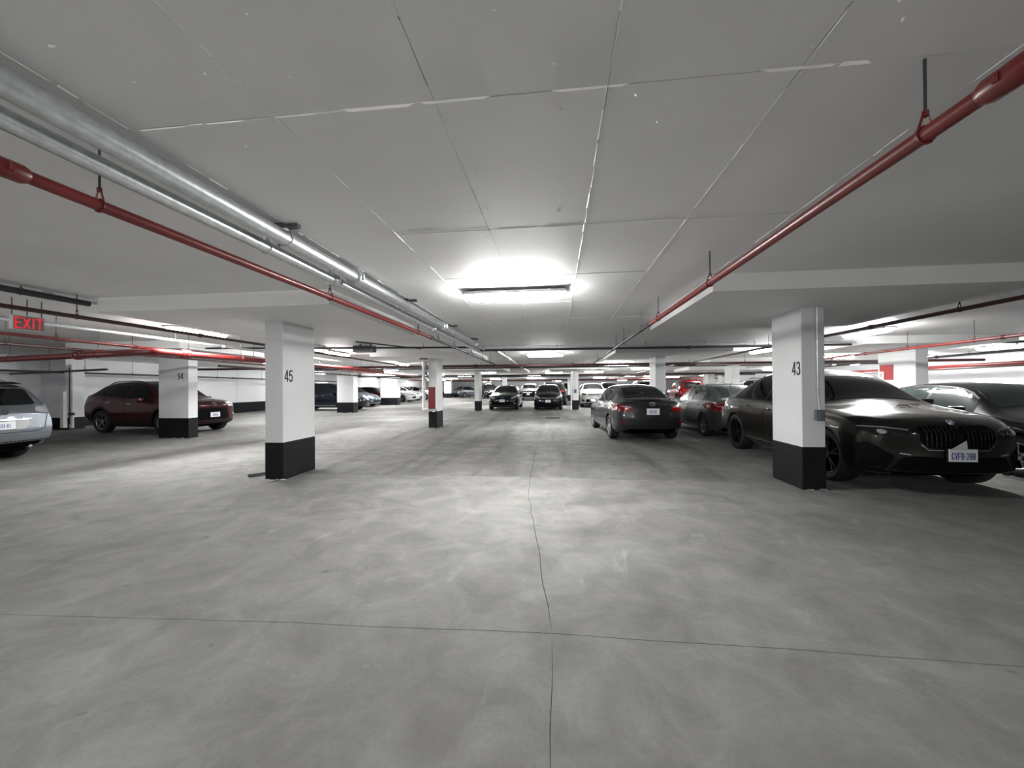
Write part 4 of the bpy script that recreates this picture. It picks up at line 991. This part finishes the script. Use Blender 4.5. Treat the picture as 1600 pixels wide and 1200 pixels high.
# black sedan at the right edge
sp = spec('sedan', L=4.85, W=1.86, H=1.44, wb=2.78, wheel='five',
          patch=face_generic(.68, hl='headlamp') + tail_generic(.86),
          plates=[('F', 0, .5, MARK)], mirror_mat='paint_black', wtrim=(1.62, 3.9))
car('black sedan with chrome window trim at the right edge', sp, 'black', (7.78, 8.2), -90, glass='glass_green', name='sedan')
sp = spec('sedan', L=4.7, W=1.82, H=1.46, patch=face_generic(.68) + tail_generic(.86))
car('white sedan whose roof shows above the black sedan', sp, 'white', (10.6, 8.4), -90, name='sedan', detail=1)

# wine red SUV, left
sp = spec('suv', L=4.60, W=1.855, H=1.69, wb=2.69, wheel='five', clad=.07, R=.375, bow=(.24, .14),
          top=[(0, .92), (.06, 1.00), (.3, 1.06), (.9, 1.12), (1.15, 1.15), (1.25, 1.19), (1.85, 1.58), (2.2, 1.67), (2.7, 1.69), (3.4, 1.665), (3.85, 1.59), (4.25, 1.38), (4.47, 1.22), (4.60, 1.10)],
          belt=[(0, .84), (.5, .97), (1.3, 1.05), (2.4, 1.10), (3.5, 1.17), (4.2, 1.22), (4.6, 1.02)],
          plan=[(0, .84), (.05, .90), (.2, .96), (.6, .99), (1.2, 1), (3.6, 1), (4.2, .975), (4.5, .93), (4.6, .90)],
          ff=[(.2, .14), (.35, .02), (.55, 0), (.9, .0), (1.02, .05)], rf=[(.25, .10), (.45, .02), (.65, 0), (1.0, .01), (1.2, .04)],
          rg=('T', 3.92, 4.42), fin=[(3.6, 0, 0, 0)], handle_mat='chrome',
          patch=[('headlamp', roundpoly([(.46, .86), (.62, .83), (.88, .87), (.95, .95), (.84, .96), (.50, .92)], .2), 'F', 'headlamp', True, .006, .04),
                 ('grille', roundpoly([(-.46, .86), (.46, .86), (.40, .97), (-.40, .97)], .15), 'F', 'gloss_black', False),
                 ('lower_grille', roundpoly([(-.55, .42), (.55, .42), (.46, .80), (-.46, .80)], .15), 'F', 'seam', False),
                 ('bumper_trim', roundpoly([(-.80, .30), (.80, .30), (.74, .41), (-.74, .41)], .15), 'F', 'black_plastic', False), ('fog_lamp', ellipse(.74, .58, .05, .035, 10), 'F', 'headlamp', True, .01, .03),
                 ('tail_lamp', roundpoly([(.50, 1.0), (.90, .98), (.93, 1.10), (.52, 1.08)], .2), 'B', 'tail_red', True), ('rear_trim', [(-.8, .35), (.8, .35), (.8, .60), (-.8, .60)], 'B', 'black_plastic', False),
                 ('rear_spoiler', [(-.60, 1.12), (.60, 1.12), (.60, 1.145), (-.60, 1.145)], 'B', 'gloss_black', False, .03)],
          plates=[('F', 0, .58, MARK, .02), ('B', 0, .86, '')], rails=(2.1, 3.8, .035))
t_, B_ = car('wine red SUV facing right behind the column stencilled 94', sp, 'wine', (-13.25, 11.62), -8, name='suv')
badge(t_, B_, 'F', .915, 'ovals')
# silver SUV tail at left edge
sp = spec('suv', L=4.73, W=1.845, H=1.66, wb=2.715, wheel='five', R=.36,
          patch=[('tail_lamp', roundpoly([(.50, .985), (.70, .94), (.93, .965), (.95, 1.09), (.80, 1.11), (.56, 1.07)], .2), 'B', 'headlamp', True, .008, .045),
                 ('chrome_strip', [(-.42, .835), (.42, .835), (.42, .865), (-.42, .865)], 'B', 'chrome', False, .014),
                 ('plate_recess', roundpoly([(-.34, .66), (.34, .66), (.40, .83), (-.40, .83)], .15), 'B', 'lamp_tray', False, .004),
                 ('tailgate_seam', band2([(.70, .93), (.64, .66), (.50, .60), (-.50, .60), (-.64, .66), (-.70, .93)], .010), 'B', 'seam', False, .003),
                 ('bumper_step', [(-.86, .55), (.86, .55), (.86, .575), (-.86, .575)], 'B', 'paint', False, .03),
                 ('rear_trim', [(-.8, .38), (.8, .38), (.8, .43), (-.8, .43)], 'B', 'black_plastic', False, .008),
                 ('rear_spoiler', [(-.56, 1.49), (.56, 1.49), (.54, 1.525), (-.54, 1.525)], 'B', 'black_plastic', False, .06)] + face_generic(.78, .68),
          plates=[('B', 0, .745, MARK)], rails=(2.1, 4.1, .045), rail_mat='alloy')
t_, B_ = car('silver SUV tail at the left edge of the view', sp, 'silver', (-12.70, 6.10), 181, name='suv')
badge(t_, B_, 'B', .99, 'L')
for sg in (1, -1): MB().tube([(B_.xr + .34, sg * .50, .30), (B_.xr + .20, sg * .50, .29)], .028, 10).build('exhaust_tip', 'chrome', t_, True)

# two dark hatchbacks facing the lane
sp = spec('hatch', L=4.36, W=1.82, H=1.48, wb=2.65,
          patch=[('headlamp', roundpoly([(.44, .69), (.58, .655), (.80, .74), (.90, .87), (.80, .86), (.58, .77)], .2), 'F', 'headlamp', True, .007, .04),
                 ('grille', roundpoly([(-.40, .66), (.40, .66), (.42, .70), (-.42, .70)], .15), 'F', 'seam', False), ('lower_grille', roundpoly([(-.40, .28), (.40, .28), (.62, .44), (.42, .52), (-.42, .52), (-.62, .44)], .15), 'F', 'seam', False),
                 ('chrome_lip', [(-.70, .245), (.70, .245), (.70, .27), (-.70, .27)], 'F', 'alloy', False, .012), ('fog_lamp', ellipse(.72, .40, .05, .04, 10), 'F', 'headlamp', True)] + tail_generic(.9),
          plates=[('F', 0, .56, MARK, .01)])
t_, B_ = car('dark petrol hatchback facing the viewer down the lane', sp, 'petrol', (-3.22, 24.85), -90, name='hatchback')
badge(t_, B_, 'F', .72, 'oval_blue')
sp = spec('hatch', L=4.05, W=1.70, H=1.525, wb=2.50, ax=(.80, 3.30),
          top=[(0, .68), (.08, .76), (.3, .88), (.6, .99), (.78, 1.04), (.86, 1.07), (1.7, 1.44), (2.0, 1.51), (2.4, 1.525), (3.2, 1.48), (3.6, 1.40), (3.95, 1.02), (4.05, .92)],
          ws=(.92, 1.74), side=[(1.15, 2.1, -.02, 0), (2.18, 2.95, 0, .0), (3.02, 3.45, .0, .12)], mirror=(1.38, .95), seams=[(1.1, .04), (2.14, 0), (3.05, -.1)], handles=[(2.0, .86), (2.85, .9)],
          patch=[('headlamp', roundpoly([(.40, .70), (.56, .66), (.76, .76), (.84, .88), (.74, .88), (.54, .79)], .2), 'F', 'headlamp', True, .007, .04),
                 ('grille_bar', roundpoly([(-.40, .665), (.40, .665), (.42, .74), (-.42, .74)], .2), 'F', 'chrome', False), ('lower_grille', roundpoly([(-.55, .26), (.55, .26), (.48, .42), (-.48, .42)], .15), 'F', 'seam', False)] + tail_generic(.95),
          plates=[('F', 0, .53, MARK, .01)])
t_, B_ = car('midnight hatchback with bright headlamps, right of the petrol hatchback', sp, 'midnight', (-.52, 24.7), -90, name='hatchback')
badge(t_, B_, 'F', .70, 'H')
# white wagon
sp = spec('suv', L=4.8, W=1.84, H=1.62, wb=2.75, clad=.05, rails=(2.0, 4.1, .05), ws_m=.06,
          patch=[('headlamp', roundpoly([(.48, .84), (.62, .80), (.86, .84), (.92, .92), (.80, .93), (.50, .90)], .2), 'F', 'headlamp_dark', True, .006, .04), ('grille', roundpoly([(-.42, .74), (.42, .74), (.46, .90), (-.46, .90)], .2), 'F', 'gloss_black', False),
                 ('lower_grille', roundpoly([(-.60, .36), (.60, .36), (.52, .56), (-.52, .56)], .15), 'F', 'seam', False), ('fog_lamp', roundpoly([(.62, .40), (.80, .42), (.80, .54), (.66, .52)], .2), 'F', 'black_plastic', True)] + tail_generic(1.0),
          plates=[('F', 0, .62, '')])
car('white wagon facing the viewer between slim column and grey sedan', sp, 'pearl', (2.42, 27.6), -90, name='wagon')
# left row, facing right
sp = spec('van', L=4.95, W=1.95, H=1.74, patch=face_generic(.80, .68) + [('sill_strip', [(1.5, .30), (3.6, .31), (3.6, .35), (1.5, .34)], 'L', 'alloy', False, .012, .14)], handle_mat='chrome')
car('dark blue minivan facing right behind a white column', sp, 'ink_blue', (-14.3, 23.0), 0, name='minivan')
sp = spec('hatch', L=4.45, W=1.77, H=1.55, patch=face_generic(.70) + tail_generic(.95))
car('steel blue hatchback with its nose right of the dark blue minivan', sp, 'steel_blue', (-15.1, 26.9), 0, name='hatchback', detail=1)
sp = spec('sedan', patch=face_generic(.68) + tail_generic(.86)); car('wine red sedan behind the steel blue hatchback', sp, 'wine', (-15.9, 31.6), 0, name='sedan', detail=1)
sp = spec('hatch', L=4.5, W=1.76, H=1.49, wheel='seven', patch=[('headlamp', roundpoly([(.46, .70), (.60, .66), (.86, .80), (.90, .90), (.62, .80)], .2), 'F', 'headlamp_dark', True), ('lower_grille', roundpoly([(-.6, .26), (.6, .26), (.5, .46), (-.5, .46)], .15), 'F', 'black_plastic', False)] + tail_generic(.95))
car('white hatchback with dark wheel arch left of the standpipe column', sp, 'white', (-15.95, 38.6), 0, name='hatchback', detail=1)
car('second white hatchback just beyond the first one by the left wall', sp, 'white', (-15.9, 42.6), 0, name='hatchback', detail=1)
sp = spec('hatch', L=4.5, W=1.76, H=1.49, patch=face_generic(.7))
car('white hatchback between wine red sedan and the column stencilled 83', sp, 'white', (-15.6, 35.4), 0, name='hatchback', detail=1)
sp = spec('sedan', patch=face_generic(.68) + tail_generic(.86))
car('small silver sedan far away between two lane columns', sp, 'silver', (-12.2, 51.5), 60, name='sedan', detail=1)
sp = spec('suv', clad=.05, rails=(2.0, 4.0, .05), patch=face_generic(.82, .66) + tail_generic(1.0))
car('small dark SUV far behind the petrol hatchback', sp, 'charcoal', (-8.0, 45.5), -70, name='suv', detail=1)
sp = spec('suv', clad=.05, patch=[('headlamp', roundpoly([(.46, .88), (.62, .85), (.88, .89), (.92, .96), (.50, .93)], .2), 'F', 'headlamp_dark', True), ('grille', roundpoly([(-.50, .84), (.50, .84), (.44, .94), (-.44, .94)], .15), 'F', 'gloss_black', False),
                            ('lower_grille', roundpoly([(-.74, .34), (.74, .34), (.60, .74), (-.60, .74)], .15), 'F', 'seam', False)], plates=[('F', 0, .62, '')])
car('white crossover facing the viewer between the two dark hatchbacks', sp, 'white', (-2.8, 40.2), -90, name='suv', detail=1)
sp = spec('suv', L=4.9, W=1.95, H=1.80, patch=face_generic(.82, .66) + tail_generic(1.0), rails=(2.0, 4.2, .04))
car('tall charcoal SUV parked nose to tail behind the midnight hatchback', sp, 'charcoal', (-.25, 30.2), 90, name='suv', detail=1)
car('charcoal SUV above the roof of the dark grey sedan', sp, 'charcoal', (7.0, 33.0), 90, name='suv', detail=1)
sp = spec('van', H=1.72, patch=face_generic(.80, .68) + tail_generic(1.0)); car('white van seen above the grey sedan left of the charcoal SUV', sp, 'white', (5.0, 38.5), -90, name='van', detail=1)
sp = spec('suv', patch=face_generic(.82, .66)); car('black SUV far right of the white crossover', sp, 'black', (1.1, 40.5), -90, name='suv', detail=1)
# red off-road vehicle with roof rack
sp = spec('suv', L=4.54, W=1.85, H=1.80, wb=2.70, R=.37, clad=.06, wheel='five',
          top=[(0, .88), (.08, .98), (.4, 1.06), (.9, 1.12), (1.2, 1.16), (1.3, 1.20), (1.8, 1.62), (2.1, 1.72), (2.5, 1.76), (2.9, 1.80), (4.0, 1.80), (4.30, 1.74), (4.46, 1.12), (4.54, 1.0)],
          edge=[(0, .70), (.4, .80), (1.0, .84), (1.3, .84), (1.85, .76), (2.6, .74), (4.0, .72), (4.3, .70), (4.45, .78), (4.54, .80)],
          rg=('B', [(-.60, 1.16), (.60, 1.16), (.54, 1.62), (-.54, 1.62)]), side=[(1.5, 2.36, -.02, 0), (2.44, 3.2, 0, 0), (3.30, 4.1, 0, .05)],
          patch=[('tail_lamp', [(.66, .80), (.88, .80), (.86, 1.30), (.68, 1.28)], 'B', 'tail_red', True, .012), ('bumper', [(-.84, .46), (.84, .46), (.84, .64), (-.84, .64)], 'B', 'black_plastic', False, .05)] + face_generic(.85, .66),
          plates=[('B', 0, .82, '')], rails=(1.9, 4.2, .09))
t_, B_ = car('red off road vehicle with black roof rack seen from behind', sp, 'red', (9.9, 31.6), 88, name='off_road_vehicle', detail=1)
for k in range(4): MB().box(-.02, .02, -.62, .62, 1.86, 1.885).build('rack_bar', 'black_plastic', t_, loc=(.3 - k * .55, 0, 0))
sp = spec('van', H=1.80, rails=(2.0, 4.6, .05), patch=face_generic(.80, .68) + tail_generic(1.0))
car('white minivan with roof rails behind the green silver sedan', sp, 'white', (12.6, 22.6), 10, name='minivan', detail=1)
sp = spec('suv', patch=face_generic(.82, .66) + tail_generic(1.0)); car('white SUV right of the red off road vehicle', sp, 'white', (13.6, 32.5), 90, name='suv', detail=1)
